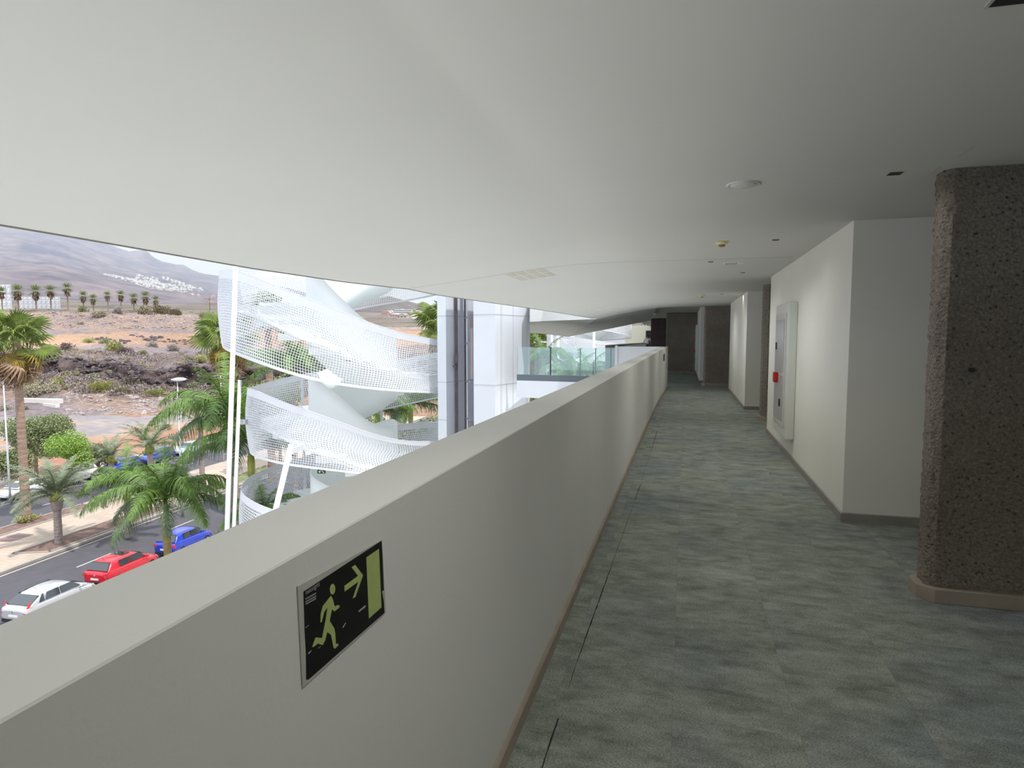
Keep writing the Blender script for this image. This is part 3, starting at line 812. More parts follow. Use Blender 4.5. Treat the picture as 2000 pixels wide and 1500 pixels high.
def glass_rail(name, P0, P1, seams, label, h=1.12, caps=()):
    root = empty(name, P0); L = (P1 - P0).length; d = (P1 - P0).normalized(); n = Vector((-d.y, d.x, 0)) * .012
    cuts = [0] + seams + [L]
    for a, b in zip(cuts[:-1], cuts[1:]):
        p, q = d * (a + .012), d * (b - .012)
        mb = MB(); mb.add([p - n, q - n, q + n, p + n] + [v + Vector((0, 0, h)) for v in (p - n, q - n, q + n, p + n)], [(3,2,1,0),(4,5,6,7),(0,1,5,4),(1,2,6,5),(2,3,7,6),(3,0,4,7)])
        mb.build('glass_pane', M_GLASS, root, fix=True)
    for c in caps:
        mb = MB(); p = d * c; mb.box(p + Vector((-.018, -.018, 0)), p + Vector((.018, .018, h - .02))); mb.box(p + Vector((-.05, -.03, h - .02)), p + Vector((.05, .03, h + .0))); mb.build('post', M_DARK, root)
    tag(root, label, 'glass railing', 'glass railings of the footbridge')
glass_rail('glass_railing', A + nb * .06 + Vector((0,0,.03)), B + nb * .06 + Vector((0,0,.03)), [1.3, 2.9], 'near green tinted glass railing of the footbridge beside the lift tower', h=1.18, caps=(1.3,))
glass_rail('glass_railing', A + nb * 1.84 + Vector((0,0,.02)), B + nb * 1.84 + Vector((0,0,.02)), [.7, 1.9, 3.1, 4.2], 'far green tinted glass railing of the footbridge with dark posts', h=1.12, caps=(1.9, 2.5, 3.1, 4.2))
# dark stone pier by the bridge end
pc = flat(1195, 27.5); mb = MB(); mb.box((-.24, -.3, 0), (.24, .3, 1.22)); o = mb.build('stone_pier', M_CONC, None, loc=(pc.x, pc.y, 0.0)); tag(o, 'low rough brown stone pier seen behind the footbridge glass', 'pier')
# dark glazed balustrade curving behind
rb = empty('dark_balustrade', (0, 0, 0)); dg = mat('brown_reflection_glass', (.10, .085, .07), .12, var=.4, scale=1.2)  # the brown is a reflection put into the panel colour
bp_ = [(1187, 667, 30), (1206, 664, 33), (1235, 664, 37), (1262, 671, 42)]
base = [flat(p[0], p[2]) for p in bp_]; tops = [at(*p).z for p in bp_]
for i in range(3):
    a, b = base[i], base[i+1]; mb = MB(); off = Vector((.0, .06, 0))
    mb.plate([a, b, b + Vector((0,0,1.12)), a + Vector((0,0,1.12))], off); mb.build('balustrade_panel', dg, rb, fix=True)
    mb = MB(); mb.tube([a + Vector((0,.03,1.16)), b + Vector((0,.03,1.16))], .045, 6); mb.build('top_rail', M_WHITE, rb)
tag(rb, 'glass balustrade with a painted brown reflection and a white top rail beyond the parapet end', 'railing')

# ---------------------------------------------------------------- next wing: dipping soffit and fascia
near = [(-5.80, 24, 2.16), (-5.2, 24, 2.19), (-2.95, 21.75, 2.19), (-2.2, 21.5, 2.33), (-.9, 21.5, 2.56)]
far = [(-7.5, 30, 1.79), (-6.6, 30, 1.72), (-5.37, 30, 1.58), (-3.08, 30, 2.02), (-1.56, 30.2, 2.34)]
rows = []
for s in np.linspace(0, 1, 8):
    rows.append([Vector(a).lerp(Vector(b), s) for a, b in zip(near, far)])
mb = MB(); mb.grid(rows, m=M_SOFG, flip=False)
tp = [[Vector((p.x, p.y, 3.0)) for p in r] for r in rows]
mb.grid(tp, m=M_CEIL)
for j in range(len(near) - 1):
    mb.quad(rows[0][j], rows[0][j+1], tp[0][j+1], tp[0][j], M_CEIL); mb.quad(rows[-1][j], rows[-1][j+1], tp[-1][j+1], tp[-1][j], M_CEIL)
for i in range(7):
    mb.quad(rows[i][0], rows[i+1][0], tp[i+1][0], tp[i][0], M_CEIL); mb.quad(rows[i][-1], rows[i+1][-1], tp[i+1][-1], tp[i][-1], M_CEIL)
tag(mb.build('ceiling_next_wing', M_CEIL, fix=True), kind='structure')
# far end of the gallery: side wall, end wall, dark block and person
def wallbox(name, lo, hi, m):
    mb = MB(); mb.box(lo, hi); o = mb.build(name, m); tag(o, kind='structure'); return o
yw = mat('far_yellow_wall', (.55, .54, .42), .8)
p1 = flat(1205, 66); p2 = flat(1272, 64)
mb = MB(); mb.plate([p1, p2, p2 + Vector((0,0,2.7)), p1 + Vector((0,0,2.7))], (0, .2, 0)); tag(mb.build('wall_far_end', yw, fix=True), kind='structure')
a, b = flat(1271, 37.3), flat(1300.5, 37.3)
db = empty('dark_lift_lobby_block', (a.x, a.y, 0)); mb = MB(); mb.box((0, 0, 0), ((b - a).length, 1.2, 2.63)); mb.build('block', mat('oxide_brown_cladding', (.055, .03, .028), .45, var=.3, scale=2), db, bevel=.01)
tag(db, 'dark oxide brown clad block beyond the parapet beside the walking person', 'block')
dd = flat(1268, 55); mb = MB(); mb.box((dd.x - .3, dd.y, 0), (dd.x + .45, dd.y + .1, 2.1)); tag(mb.build('door_1', M_DARK), kind='structure')
for k, Y in enumerate((44, 50, 56, 61)):
    mb = MB(); mb.box((-3.2, Y, 2.50), (1.0, Y + .35, 2.67)); tag(mb.build('trim_beam', yw), kind='structure')
wallbox('wall_far_right', (.6, 30.2, 0), (.8, 75, 2.7), M_WALL)

# person walking away in the far gallery
def skin_fig(name, verts, edges, radii, m, parent=None, root=0, sub=1):
    me = bpy.data.meshes.new(name); me.from_pydata(verts, edges, [])
    o = mesh_obj(name, me, parent)
    sk = o.modifiers.new('skin', 'SKIN'); sk.use_smooth_shade = True
    for i, r in enumerate(radii):
        d = me.skin_vertices[0].data[i]
        d.radius = r if isinstance(r, tuple) else (r, r)
        d.use_root = (i == root)
    ss = o.modifiers.new('subdivision', 'SUBSURF'); ss.levels = sub; ss.render_levels = sub
    me.materials.append(m); return o
pp = flat(1264.5, 53); per = empty('person', (pp.x, pp.y, 0), rz=YAW)
skn = mat('skin', (.22, .12, .08), .55); 
V = [(0,0,.93),(0,0,1.08),(0,.01,1.25),(0,.01,1.40),(0,0,1.47),(0,-.005,1.55),(0,-.01,1.62),(0,-.01,1.68),
     (-.19,0,1.40),(-.27,.03,1.16),(-.27,-.06,.94),(-.265,-.09,.86),(.19,0,1.40),(.27,-.06,1.17),(.28,-.12,.97),(.28,-.14,.89),
     (-.09,0,.88),(-.10,.06,.50),(-.10,-.10,.12),(-.10,-.02,.05),(.09,0,.88),(.10,-.04,.50),(.10,.12,.10),(.10,.20,.05)]
E = [(0,1),(1,2),(2,3),(3,4),(4,5),(5,6),(6,7),(3,8),(8,9),(9,10),(10,11),(3,12),(12,13),(13,14),(14,15),(0,16),(16,17),(17,18),(18,19),(0,20),(20,21),(21,22),(22,23)]
Rr = [.14,.13,.15,.13,.055,.075,.09,.06,.06,.042,.032,.03,.06,.042,.032,.03,.085,.06,.042,.04,.085,.06,.042,.04]
for hx, hy, hz in ((-.265,-.09,.86),(.28,-.14,.89)):
    base_i = V.index((hx, hy, hz))
    for k in range(5):
        s = (k - 2) * .016; i0 = len(V)
        if k == 0: V += [(hx + .03, hy + .02, hz - .03)]; Rr += [.009]
        else: V += [(hx + s * .5, hy + s, hz - .075), (hx + s * .5 + .008, hy + s, hz - .10)]; Rr += [.009, .007]
        E.append((base_i, i0)); 
        if k: E.append((i0, i0 + 1))
skin_fig('body', V, E, Rr, skn, per)
shirt = mat('grey_shirt', (.42, .43, .47), .9); trou = mat('black_trousers', (.02, .02, .025), .9)
skin_fig('shirt', [(0,0,.95),(0,0,1.1),(0,.01,1.26),(0,.01,1.40),(-.19,0,1.40),(-.25,.02,1.22),(.19,0,1.40),(.25,-.04,1.23)], [(0,1),(1,2),(2,3),(3,4),(4,5),(3,6),(6,7)], [(.175,.14),(.165,.14),(.18,.15),(.16,.12),.085,.07,.085,.07], shirt, per)
skin_fig('trousers', V[0:1] + V[16:19] + V[20:23], [(0,1),(1,2),(2,3),(0,4),(4,5),(5,6)], [.165,.105,.08,.065,.105,.08,.065], trou, per)
mb = MB(); mb.lathe([(.03,.115),(.075,.085),(.098,.03),(.10,-.02),(.08,-.07)][::-1], 14); mb.build('hair', mat('black_hair', (.015, .012, .01), .8), per, smooth=True, loc=(0, -.02, 1.66), fix=True)
for sx_ in (-.1, .1):
    mb = MB(); mb.box((sx_ - .045, -.08 if sx_ < 0 else .08, 0), (sx_ + .045, .16 if sx_ < 0 else .32, .07)); mb.build('shoe', M_DARK, per, bevel=.02)
tag(per, 'person in a light grey shirt and black trousers walking away in the far gallery', 'person')
# ---------------------------------------------------------------- street
ZG = -12.9
K = .0595
def sx0(x0, y): return x0 - K * y
HEAD = math.atan(K)                       # street heading, turned left of +Y
M_ASPH = mat('asphalt', (.078, .073, .084), .9, var=.10, scale=1.2, bump=.004, bscale=60)
M_ASPH2 = M_ASPH
M_LINE = mat('road_paint', (.48, .46, .43), .7)
M_LINEY = mat('road_edge_paint', (.48, .41, .33), .7)
M_KERB = mat('kerb_stone', (.33, .30, .275), .8, var=.1, scale=2)
def paver():
    m, nt, b = newmat('sand_pavers'); L = nt.links.new
    t = N(nt, 'ShaderNodeTexCoord'); mp = N(nt, 'ShaderNodeMapping'); mp.inputs['Rotation'].default_value = (0, 0, HEAD); L(t.outputs['Object'], mp.inputs[0])
    br = N(nt, 'ShaderNodeTexBrick'); br.inputs['Scale'].default_value = 1; br.inputs['Brick Width'].default_value = .6; br.inputs['Row Height'].default_value = .4; br.inputs['Mortar Size'].default_value = .012
    br.inputs['Color1'].default_value = (.49, .40, .31, 1); br.inputs['Color2'].default_value = (.44, .365, .29, 1); br.inputs['Mortar'].default_value = (.34, .27, .21, 1)
    L(mp.outputs[0], br.inputs['Vector'])
    n = N(nt, 'ShaderNodeTexNoise'); n.inputs['Scale'].default_value = .35; n.inputs['Detail'].default_value = 4; L(t.outputs['Object'], n.inputs['Vector'])
    r = N(nt, 'ShaderNodeValToRGB'); r.color_ramp.elements[0].position = .35; r.color_ramp.elements[0].color = (.84, .80, .82, 1); r.color_ramp.elements[1].position = .65; r.color_ramp.elements[1].color = (1, 1, 1, 1); L(n.outputs['Fac'], r.inputs[0])
    mx = N(nt, 'ShaderNodeMix', data_type='RGBA', blend_type='MULTIPLY'); mx.inputs['Factor'].default_value = 1; L(br.outputs['Color'], mx.inputs[6]); L(r.outputs[0], mx.inputs[7]); L(mx.outputs[2], b.inputs['Base Color'])
    b.inputs['Roughness'].default_value = .85; return m
M_PAVE = paver()
M_PLAZA = mat('pale_plaza_paving', (.70, .67, .61), .85, var=.06, scale=.5)
M_SOIL = mat('planter_soil', (.17, .105, .085), .95, var=.35, scale=3, bump=.03, bscale=12)
M_LOT = None
def strip_mb(mb, xa, xb, y0, y1, z0, z1, n=1):
    for k in range(n):
        a, b = lerp(y0, y1, k / n), lerp(y0, y1, (k + 1) / n)
        P = [(sx0(xa, a), a), (sx0(xb, a), a), (sx0(xb, b), b), (sx0(xa, b), b)]
        mb.prism(P, z0, z1)
def strip(name, xa, xb, y0, y1, z0, z1, m, kind='structure'):
    mb = MB(); strip_mb(mb, xa, xb, y0, y1, z0, z1); o = mb.build(name, m, fix=True)
    if kind: tag(o, kind=kind)
    return o
YA, YB = -25, 118
strip('ground_road_near', -38.35, -29.7, YA, YB, ZG - .3, ZG, M_ASPH)
strip('ground_road_far', -57.3, -47.35, YA, YB, ZG - .3, ZG, M_ASPH)
strip('ground_median', -47.2, -38.5, YA, YB, ZG - .3, ZG + .14, M_PAVE)
strip('trim_kerb', -38.52, -38.32, YA, YB, ZG - .3, ZG + .15, M_KERB)
strip('trim_kerb', -47.38, -47.18, YA, YB, ZG - .3, ZG + .15, M_KERB)
strip('trim_kerb', -29.72, -29.5, YA, YB, ZG - .3, ZG + .15, M_KERB)
strip('trim_kerb', -57.5, -57.28, YA, YB, ZG - .3, ZG + .15, M_KERB)
strip('ground_sidewalk_near', -29.5, -26, YA, YB, ZG - .3, ZG + .14, M_PAVE)
strip('ground_sidewalk_far', -60.5, -57.5, YA, YB, ZG - .3, ZG + .14, M_PAVE)
mb = MB(); mb.add([(sx0(-26, -30), -30, ZG + .0), (40, -30, ZG), (40, 118, ZG), (sx0(-26, 118), 118, ZG)], [(0, 1, 2, 3)])
tag(mb.build('ground_plaza', M_PLAZA), kind='structure')
mb = MB(); strip_mb(mb, -38.12, -37.98, YA, YB, ZG, ZG + .006); tag(mb.build('trim_road_edge_line', M_LINEY, fix=True), kind='structure')
def dash(name, x0, y0, y1, lab, grp):
    mb = MB(); strip_mb(mb, x0 - .06, x0 + .06, y0, y1, ZG, ZG + .006); o = mb.build(name, M_LINE, fix=True); tag(o, kind='structure')
for k in range(-3, 9): dash('trim_lane_dash', -34.87, 30.45 + 7.95 * k, 33.1 + 7.95 * k, '', '')
for k in range(-2, 9): dash('trim_lane_dash', -50.6, 43.2 + 7.95 * k - 2, 45.9 + 7.95 * k - 2, '', '')
for k in range(-4, 12): dash('trim_parking_dash', -54.0, 36.5 + 5.4 * k, 41.0 + 5.4 * k, '', '')
# planters in the median
def planter(x0a, x0b, y0, y1, label, slant=.0, soil=M_SOIL):
    root = empty('planter_bed', (sx0((x0a + x0b) / 2, y0), y0, ZG + .14)); R = root.location
    P = [(sx0(x0a, y0) , y0 + slant), (sx0(x0b, y0), y0), (sx0(x0b, y1), y1), (sx0(x0a, y1), y1 + slant)]
    mb = MB(); mb.prism([(p[0] - R.x, p[1] - R.y) for p in P], -.1, .03); mb.build('soil', soil, root, fix=True)
    mb = MB()
    for a, b in zip(P, P[1:] + P[:1]):
        a3, b3 = Vector((*a, 0)) - Vector((R.x, R.y, 0)), Vector((*b, 0)) - Vector((R.x, R.y, 0)); d = (b3 - a3).normalized(); n = Vector((-d.y, d.x, 0)) * .07
        mb.plate([a3 - n - d * .07, b3 - n + d * .07, b3 + n + d * .07, a3 + n - d * .07], (0, 0, .07))
    mb.build('stone_border', M_KERB, root, fix=True)
    tag(root, label, 'planter', 'planting beds in the median')
    return root
M_SOILG = mat('grassy_soil', (.16, .17, .07), .95, var=.5, scale=2, bump=.03, bscale=12)
planter(-40.75, -38.75, 31.9, 43.5, 'narrow soil bed beside the kerb with the nearest stout palm growing in it', slant=-.9)
planter(-41.2, -38.75, 48.0, 60.0, 'grassy bed in the median behind the drooping palm fronds', soil=M_SOILG)
planter(-47.1, -45.4, 31.0, 42.0, 'brown soil bed on the far side of the median under the tall fan palm')
planter(-40.75, -38.75, 12.0, 24.0, 'soil bed in the median beyond the left picture edge')
p = onz(28, 1050, ZG + .14); mb = MB(); mb.box((-.7, -.9, 0), (.7, .9, .012)); o = mb.build('drain_cover', mat('rust_cover', (.20, .13, .12), .7, var=.2, scale=8), loc=(p.x, p.y, ZG + .141)); o.rotation_euler.z = HEAD
tag(o, 'brown square utility cover set in the pale median paving', 'cover')

# ---------------------------------------------------------------- terrain
def z_from(py, Z): return EYE.z + Z * (FWD.z + UPV.z * (750 - py) / F_PX)
def py_from(z, Z): return 750 - F_PX * (((z - EYE.z) / Z) - FWD.z) / UPV.z
PXK = [-500, 0, 100, 200, 300, 400, 500, 700, 800, 900, 1050, 1600]
Z0 = 'g'
TERR = [  # depth, picture height at the PXK columns
 (62, Z0), (80, Z0), (100, Z0),
 (112, [822]*12), (122, [800, 796, 795, 800, 802, 800, 795, 790, 785, 780, 780, 780]),
 (130, [778, 776, 778, 782, 785, 785, 780, 775, 770, 765, 760, 760]),
 (142, [745, 742, 745, 752, 765, 768, 765, 755, 745, 740, 735, 735]),
 (149, [735, 732, 728, 742, 757, 762, 760, 750, 735, 725, 715, 715]),
 (151.5, [700, 698, 696, 712, 722, 722, 722, 720, 705, 690, 680, 680]),
 (160, [692, 690, 690, 695, 706, 706, 704, 700, 690, 680, 670, 670]),
 (175, [684, 681, 680, 681, 688, 690, 690, 685, 675, 668, 660, 660]),
 (205, [668, 665, 664, 665, 668, 672, 672, 662, 657, 653, 650, 650]),
 (255, [650, 648, 646, 646, 648, 650, 650, 650, 648, 646, 645, 645]),
 (268, [645, 642, 641, 641, 643, 645, 645, 648, 646, 644, 643, 643]),
 (290, [612, 612, 611, 614, 616, 618, 620, 642, 641, 640, 640, 640]),
 (330, [607, 606, 606, 606, 606, 607, 608, 636, 635, 634, 634, 634]),
 (450, [603]*7 + [630, 630, 629, 628, 628]), (600, [598]*7 + [627, 627, 626, 625, 625]), (850, [593, 592, 592, 594, 597, 597, 598, 616, 617, 616, 615, 615]),
 (1200, [575, 572, 577, 588, 594, 594, 594, 604, 607, 606, 606, 606]),
 (1500, [550, 545, 552, 565, 586, 592, 592, 598, 602, 602, 602, 602]),
 (1900, [520, 517, 523, 546, 574, 588, 590, 596, 602, 602, 602, 602]),
 (2200, [528, 524, 530, 552, 576, 589, 590, 594, 602, 602, 602, 602]),
 (2700, [508, 503, 515, 545, 570, 585, 588, 592, 602, 602, 602, 602]),
 (3400, [482, 475, 492, 522, 548, 572, 580, 590, 601, 603, 603, 603]),
 (4200, [452, 450, 468, 502, 535, 560, 574, 588, 601, 604, 604, 604]),
 (5000, [432, 438, 455, 488, 522, 549, 566, 590, 602, 604, 604, 604]),
]
RIDGE_PX = [-500, 0, 100, 180, 200, 225, 240, 252, 262, 282, 290, 296, 303, 318, 335, 345, 358, 364, 374, 388, 405, 430, 455, 500, 600, 700, 800, 900, 1600]
RIDGE_PY = [405, 412, 440, 464, 472, 481, 487, 491, 489.5, 488, 492, 499, 504, 510, 514, 517, 516.5, 520, 526, 531, 535, 538.5, 539, 548, 572, 592, 601, 605, 606]
def row_py(k, px):
    Z, r = TERR[k]
    return py_from(ZG - .06, Z) if r == 'g' else interp(px, PXK, r)
ZK = [r[0] for r in TERR] + [5800, 6800]
LZK = np.log(np.array(ZK)); _tc = {}
def terr_py(px, Z):
    px = round(max(-500, min(1600, px)), 1)
    vals = _tc.get(px)
    if vals is None: vals = _tc[px] = np.array([row_py(k, px) for k in range(len(TERR))] + [interp(px, RIDGE_PX, RIDGE_PY), interp(px, RIDGE_PX, RIDGE_PY) + 12])
    return float(np.interp(math.log(Z), LZK, vals))
def terr_disp(p, Z):
    q = Vector((p.x, p.y, 0))
    if Z < 105: return mnoise.noise(q * .15) * .10 * max(0, (Z - 80) / 25) if Z > 80 else 0
    if Z < 125: return mnoise.noise(q * .12) * .3
    if Z < 260:
        a = .55 if not (143 < Z < 158) else 1.5
        if 168 < Z < 255: a = .5
        return mnoise.fractal(q * .22, .9, 2.1, 4) * a
    if Z < 340: return mnoise.fractal(q * .12, .9, 2.0, 4) * .9
    if Z < 1000: return mnoise.fractal(q * .02, .9, 2.0, 4) * 1.2
    am = interp(Z, [1000, 1900, 3400, 5000, 5800, 6800], [6, 16, 38, 38, 10, 10])
    return mnoise.fractal(q * .0022, .9, 2.1, 6) * am
def terr_z(px, Z):
    p = at(px, terr_py(px, Z), Z); return p.z + terr_disp(p, Z)
def on_terrain(px, py, zmin, zmax):
    lo, hi = zmin, zmax
    best = min((abs(terr_py(px, Z) - py), Z) for Z in np.exp(np.linspace(math.log(lo), math.log(hi), 260)))
    Z = best[1]; p = at(px, terr_py(px, Z), Z); p.z = p.z + terr_disp(p, Z); return p, Z
zs = []
for a, b in zip(ZK[:-1], ZK[1:]):
    n = 8 if (140 <= a < 160) else (5 if a < 340 else 7)
    zs += list(np.exp(np.linspace(math.log(a), math.log(b), n, endpoint=False)))
zs.append(ZK[-1])
pxs = list(np.arange(-500, 1601, 4.0))
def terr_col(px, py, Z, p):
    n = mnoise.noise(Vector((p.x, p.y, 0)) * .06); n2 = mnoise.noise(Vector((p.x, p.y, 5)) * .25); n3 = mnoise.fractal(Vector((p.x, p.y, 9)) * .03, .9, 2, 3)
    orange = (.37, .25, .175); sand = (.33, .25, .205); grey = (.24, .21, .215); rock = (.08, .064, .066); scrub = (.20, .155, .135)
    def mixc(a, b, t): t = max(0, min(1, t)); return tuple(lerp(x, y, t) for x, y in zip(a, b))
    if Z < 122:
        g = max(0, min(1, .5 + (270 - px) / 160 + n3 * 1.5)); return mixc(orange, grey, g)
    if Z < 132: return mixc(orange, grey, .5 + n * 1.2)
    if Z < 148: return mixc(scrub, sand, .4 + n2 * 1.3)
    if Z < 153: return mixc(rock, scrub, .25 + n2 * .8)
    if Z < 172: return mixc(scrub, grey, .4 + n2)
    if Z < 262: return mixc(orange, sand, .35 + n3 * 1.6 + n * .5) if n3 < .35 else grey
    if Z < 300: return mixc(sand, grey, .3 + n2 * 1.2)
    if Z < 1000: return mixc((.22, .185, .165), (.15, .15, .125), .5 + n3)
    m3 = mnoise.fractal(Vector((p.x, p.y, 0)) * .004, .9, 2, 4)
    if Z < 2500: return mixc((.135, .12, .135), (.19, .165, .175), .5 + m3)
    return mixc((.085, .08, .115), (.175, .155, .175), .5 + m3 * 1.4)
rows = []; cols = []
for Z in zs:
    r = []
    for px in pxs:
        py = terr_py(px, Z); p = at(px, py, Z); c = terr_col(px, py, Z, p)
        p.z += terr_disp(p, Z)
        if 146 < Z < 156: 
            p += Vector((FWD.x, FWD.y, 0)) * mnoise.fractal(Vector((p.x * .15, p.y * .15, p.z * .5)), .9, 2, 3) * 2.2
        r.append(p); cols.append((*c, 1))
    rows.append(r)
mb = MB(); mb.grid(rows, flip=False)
def terrain_mat():
    m, nt, b = newmat('dry_terrain'); L = nt.links.new
    a = N(nt, 'ShaderNodeVertexColor'); a.layer_name = 'tint'
    g = N(nt, 'ShaderNodeNewGeometry')
    cd = N(nt, 'ShaderNodeTexNoise'); cd.inputs['Scale'].default_value = .9; cd.inputs['Detail'].default_value = 6; cd.inputs['Roughness'].default_value = .7; L(g.outputs['Position'], cd.inputs['Vector'])
    c2 = N(nt, 'ShaderNodeTexNoise'); c2.inputs['Scale'].default_value = .012; c2.inputs['Detail'].default_value = 9; c2.inputs['Roughness'].default_value = .68; L(g.outputs['Position'], c2.inputs['Vector'])
    r1 = N(nt, 'ShaderNodeValToRGB'); r1.color_ramp.elements[0].position = .36; r1.color_ramp.elements[0].color = (.62, .60, .60, 1); r1.color_ramp.elements[1].position = .64; r1.color_ramp.elements[1].color = (1.25, 1.22, 1.18, 1); L(cd.outputs['Fac'], r1.inputs[0])
    r2 = N(nt, 'ShaderNodeValToRGB'); r2.color_ramp.elements[0].position = .36; r2.color_ramp.elements[0].color = (.62, .62, .66, 1); r2.color_ramp.elements[1].position = .64; r2.color_ramp.elements[1].color = (1.38, 1.33, 1.27, 1); L(c2.outputs['Fac'], r2.inputs[0])
    m1 = N(nt, 'ShaderNodeMix', data_type='RGBA', blend_type='MULTIPLY'); m1.inputs['Factor'].default_value = 1; L(a.outputs[0], m1.inputs[6]); L(r1.outputs[0], m1.inputs[7])
    m2 = N(nt, 'ShaderNodeMix', data_type='RGBA', blend_type='MULTIPLY'); m2.inputs['Factor'].default_value = 1; L(m1.outputs[2], m2.inputs[6]); L(r2.outputs[0], m2.inputs[7])
    L(m2.outputs[2], b.inputs['Base Color']); b.inputs['Roughness'].default_value = 1; b.inputs['Specular IOR Level'].default_value = .1
    bp = N(nt, 'ShaderNodeBump'); bp.inputs['Distance'].default_value = .5; L(cd.outputs['Fac'], bp.inputs['Height']); L(bp.outputs[0], b.inputs['Normal'])
    return m
M_TERR = terrain_mat()
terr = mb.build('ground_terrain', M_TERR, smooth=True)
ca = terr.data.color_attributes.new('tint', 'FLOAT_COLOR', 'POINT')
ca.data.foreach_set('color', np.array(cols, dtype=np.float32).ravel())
tag(terr, kind='structure')
# flat waste ground between the street and the slopes
mb = MB(); mb.add([(sx0(-60.5, -30), -30, ZG - .02), (-200, -30, ZG - .02), (-200, 130, ZG - .02), (sx0(-60.5, 130), 130, ZG - .02)], [(0, 3, 2, 1)])
def lot_mat():
    m, nt, b = newmat('grey_orange_waste_ground'); L = nt.links.new
    g = N(nt, 'ShaderNodeNewGeometry'); mp = N(nt, 'ShaderNodeMapping'); mp.inputs['Scale'].default_value = (.6, 1.6, 1); mp.inputs['Rotation'].default_value = (0, 0, YAW + .2); L(g.outputs['Position'], mp.inputs[0])
    n = N(nt, 'ShaderNodeTexNoise'); n.inputs['Scale'].default_value = .028; n.inputs['Detail'].default_value = 8; n.inputs['Roughness'].default_value = .6; L(mp.outputs[0], n.inputs['Vector'])
    r = N(nt, 'ShaderNodeValToRGB'); c = r.color_ramp; c.elements[0].position = .40; c.elements[0].color = (.235, .205, .21, 1); c.elements[1].position = .60; c.elements[1].color = (.30, .155, .095, 1); e = c.elements.new(.5); e.color = (.37, .235, .16, 1); e = c.elements.new(.46); e.color = (.28, .24, .225, 1); 
    dp = N(nt, 'ShaderNodeVectorMath', operation='DOT_PRODUCT'); L(g.outputs['Position'], dp.inputs[0]); dp.inputs[1].default_value = tuple(RGT)
    ma = N(nt, 'ShaderNodeMath', operation='MULTIPLY_ADD'); L(dp.outputs['Value'], ma.inputs[0]); ma.inputs[1].default_value = .011; ma.inputs[2].default_value = .011 * 55; ma.use_clamp = False
    cl_ = N(nt, 'ShaderNodeClamp'); L(ma.outputs[0], cl_.inputs[0]); cl_.inputs['Min'].default_value = -.09; cl_.inputs['Max'].default_value = .10
    sm = N(nt, 'ShaderNodeMath', operation='ADD'); L(n.outputs['Fac'], sm.inputs[0]); L(cl_.outputs[0], sm.inputs[1]); L(sm.outputs[0], r.inputs[0])
    n2 = N(nt, 'ShaderNodeTexNoise'); n2.inputs['Scale'].default_value = .8; n2.inputs['Detail'].default_value = 6; L(mp.outputs[0], n2.inputs['Vector'])
    r2 = N(nt, 'ShaderNodeValToRGB'); r2.color_ramp.elements[0].position = .35; r2.color_ramp.elements[0].color = (.8, .8, .8, 1); r2.color_ramp.elements[1].position = .65; r2.color_ramp.elements[1].color = (1.12, 1.12, 1.1, 1); L(n2.outputs['Fac'], r2.inputs[0])
    mx = N(nt, 'ShaderNodeMix', data_type='RGBA', blend_type='MULTIPLY'); mx.inputs['Factor'].default_value = 1; L(r.outputs[0], mx.inputs[6]); L(r2.outputs[0], mx.inputs[7]); L(mx.outputs[2], b.inputs['Base Color']); b.inputs['Roughness'].default_value = 1; return m
M_LOT = lot_mat()
lot = mb.build('ground_lot', M_LOT); tag(lot, kind='structure')

# loose rock rubble (nobody could count it)
random.seed(11)
def ico(sub=1):
    bm = bmesh.new(); bmesh.ops.create_icosphere(bm, subdivisions=sub, radius=1); v = [tuple(x.co) for x in bm.verts]; f = [tuple(y.index for y in x.verts) for x in bm.faces]; bm.free(); return v, f
IV, IF = ico(1)
def rocks(name, n, zr, pxr, sz, m, lab, fn=None):
    mb = MB()
    for _ in range(n):
        Z = random.uniform(*zr); px = random.uniform(*pxr)
        if fn and not fn(px, Z): continue
        p = at(px, terr_py(px, Z), Z); p.z = terr_z(px, Z)
        s = random.uniform(*sz) * (1 + (random.random() ** 8) * .9)
        sc_ = Vector((random.uniform(.6, 1.3), random.uniform(.6, 1.3), random.uniform(.4, .9))) * s
        rz = random.uniform(0, 6.28); c, sn = math.cos(rz), math.sin(rz); sd = random.uniform(0, 99)
        vs = []
        for v in IV:
            k = 1 + .5 * mnoise.noise(Vector(v) * 1.7 + Vector((sd, 0, 0))); x, y, z = v[0] * sc_.x * k, v[1] * sc_.y * k, v[2] * sc_.z * k
            vs.append((p.x + c * x - sn * y, p.y + sn * x + c * y, p.z + z))
        mb.add(vs, IF)
    o = mb.build(name, m, fix=False); tag(o, lab, 'rocks', kind='stuff')
M_R1 = mat('lava_rock', (.095, .075, .077), .95, var=.4, scale=.6); M_R2 = mat('pale_rubble', (.30, .25, .235), .95, var=.35, scale=.8)
rocks('rock_rubble', 1700, (147, 154), (-60, 560), (.2, .65), M_R1, 'dark lava rocks tumbled along the low cliff')
rocks('rock_rubble', 900, (138, 170), (-60, 560), (.15, .42), mat('brown_rubble', (.17, .13, .115), .95, var=.35, scale=.8), 'brown rubble on the slopes above and below the low cliff')
rocks('rock_rubble', 1500, (117, 136), (130, 520), (.15, .42), M_R2, 'pale loose rubble on the orange waste ground', lambda px, Z: mnoise.noise(Vector((px * .02, Z * .15, 0))) > -.05)
rocks('rock_rubble', 1300, (268, 292), (60, 560), (.2, .5), M_R2, 'pale rubble on the far embankment')
rocks('rock_rubble', 500, (185, 235), (180, 480), (.3, .7), M_R1, 'dark rubble heaps on the orange plain', lambda px, Z: mnoise.noise(Vector((px * .015, Z * .05, 3))) > .12)
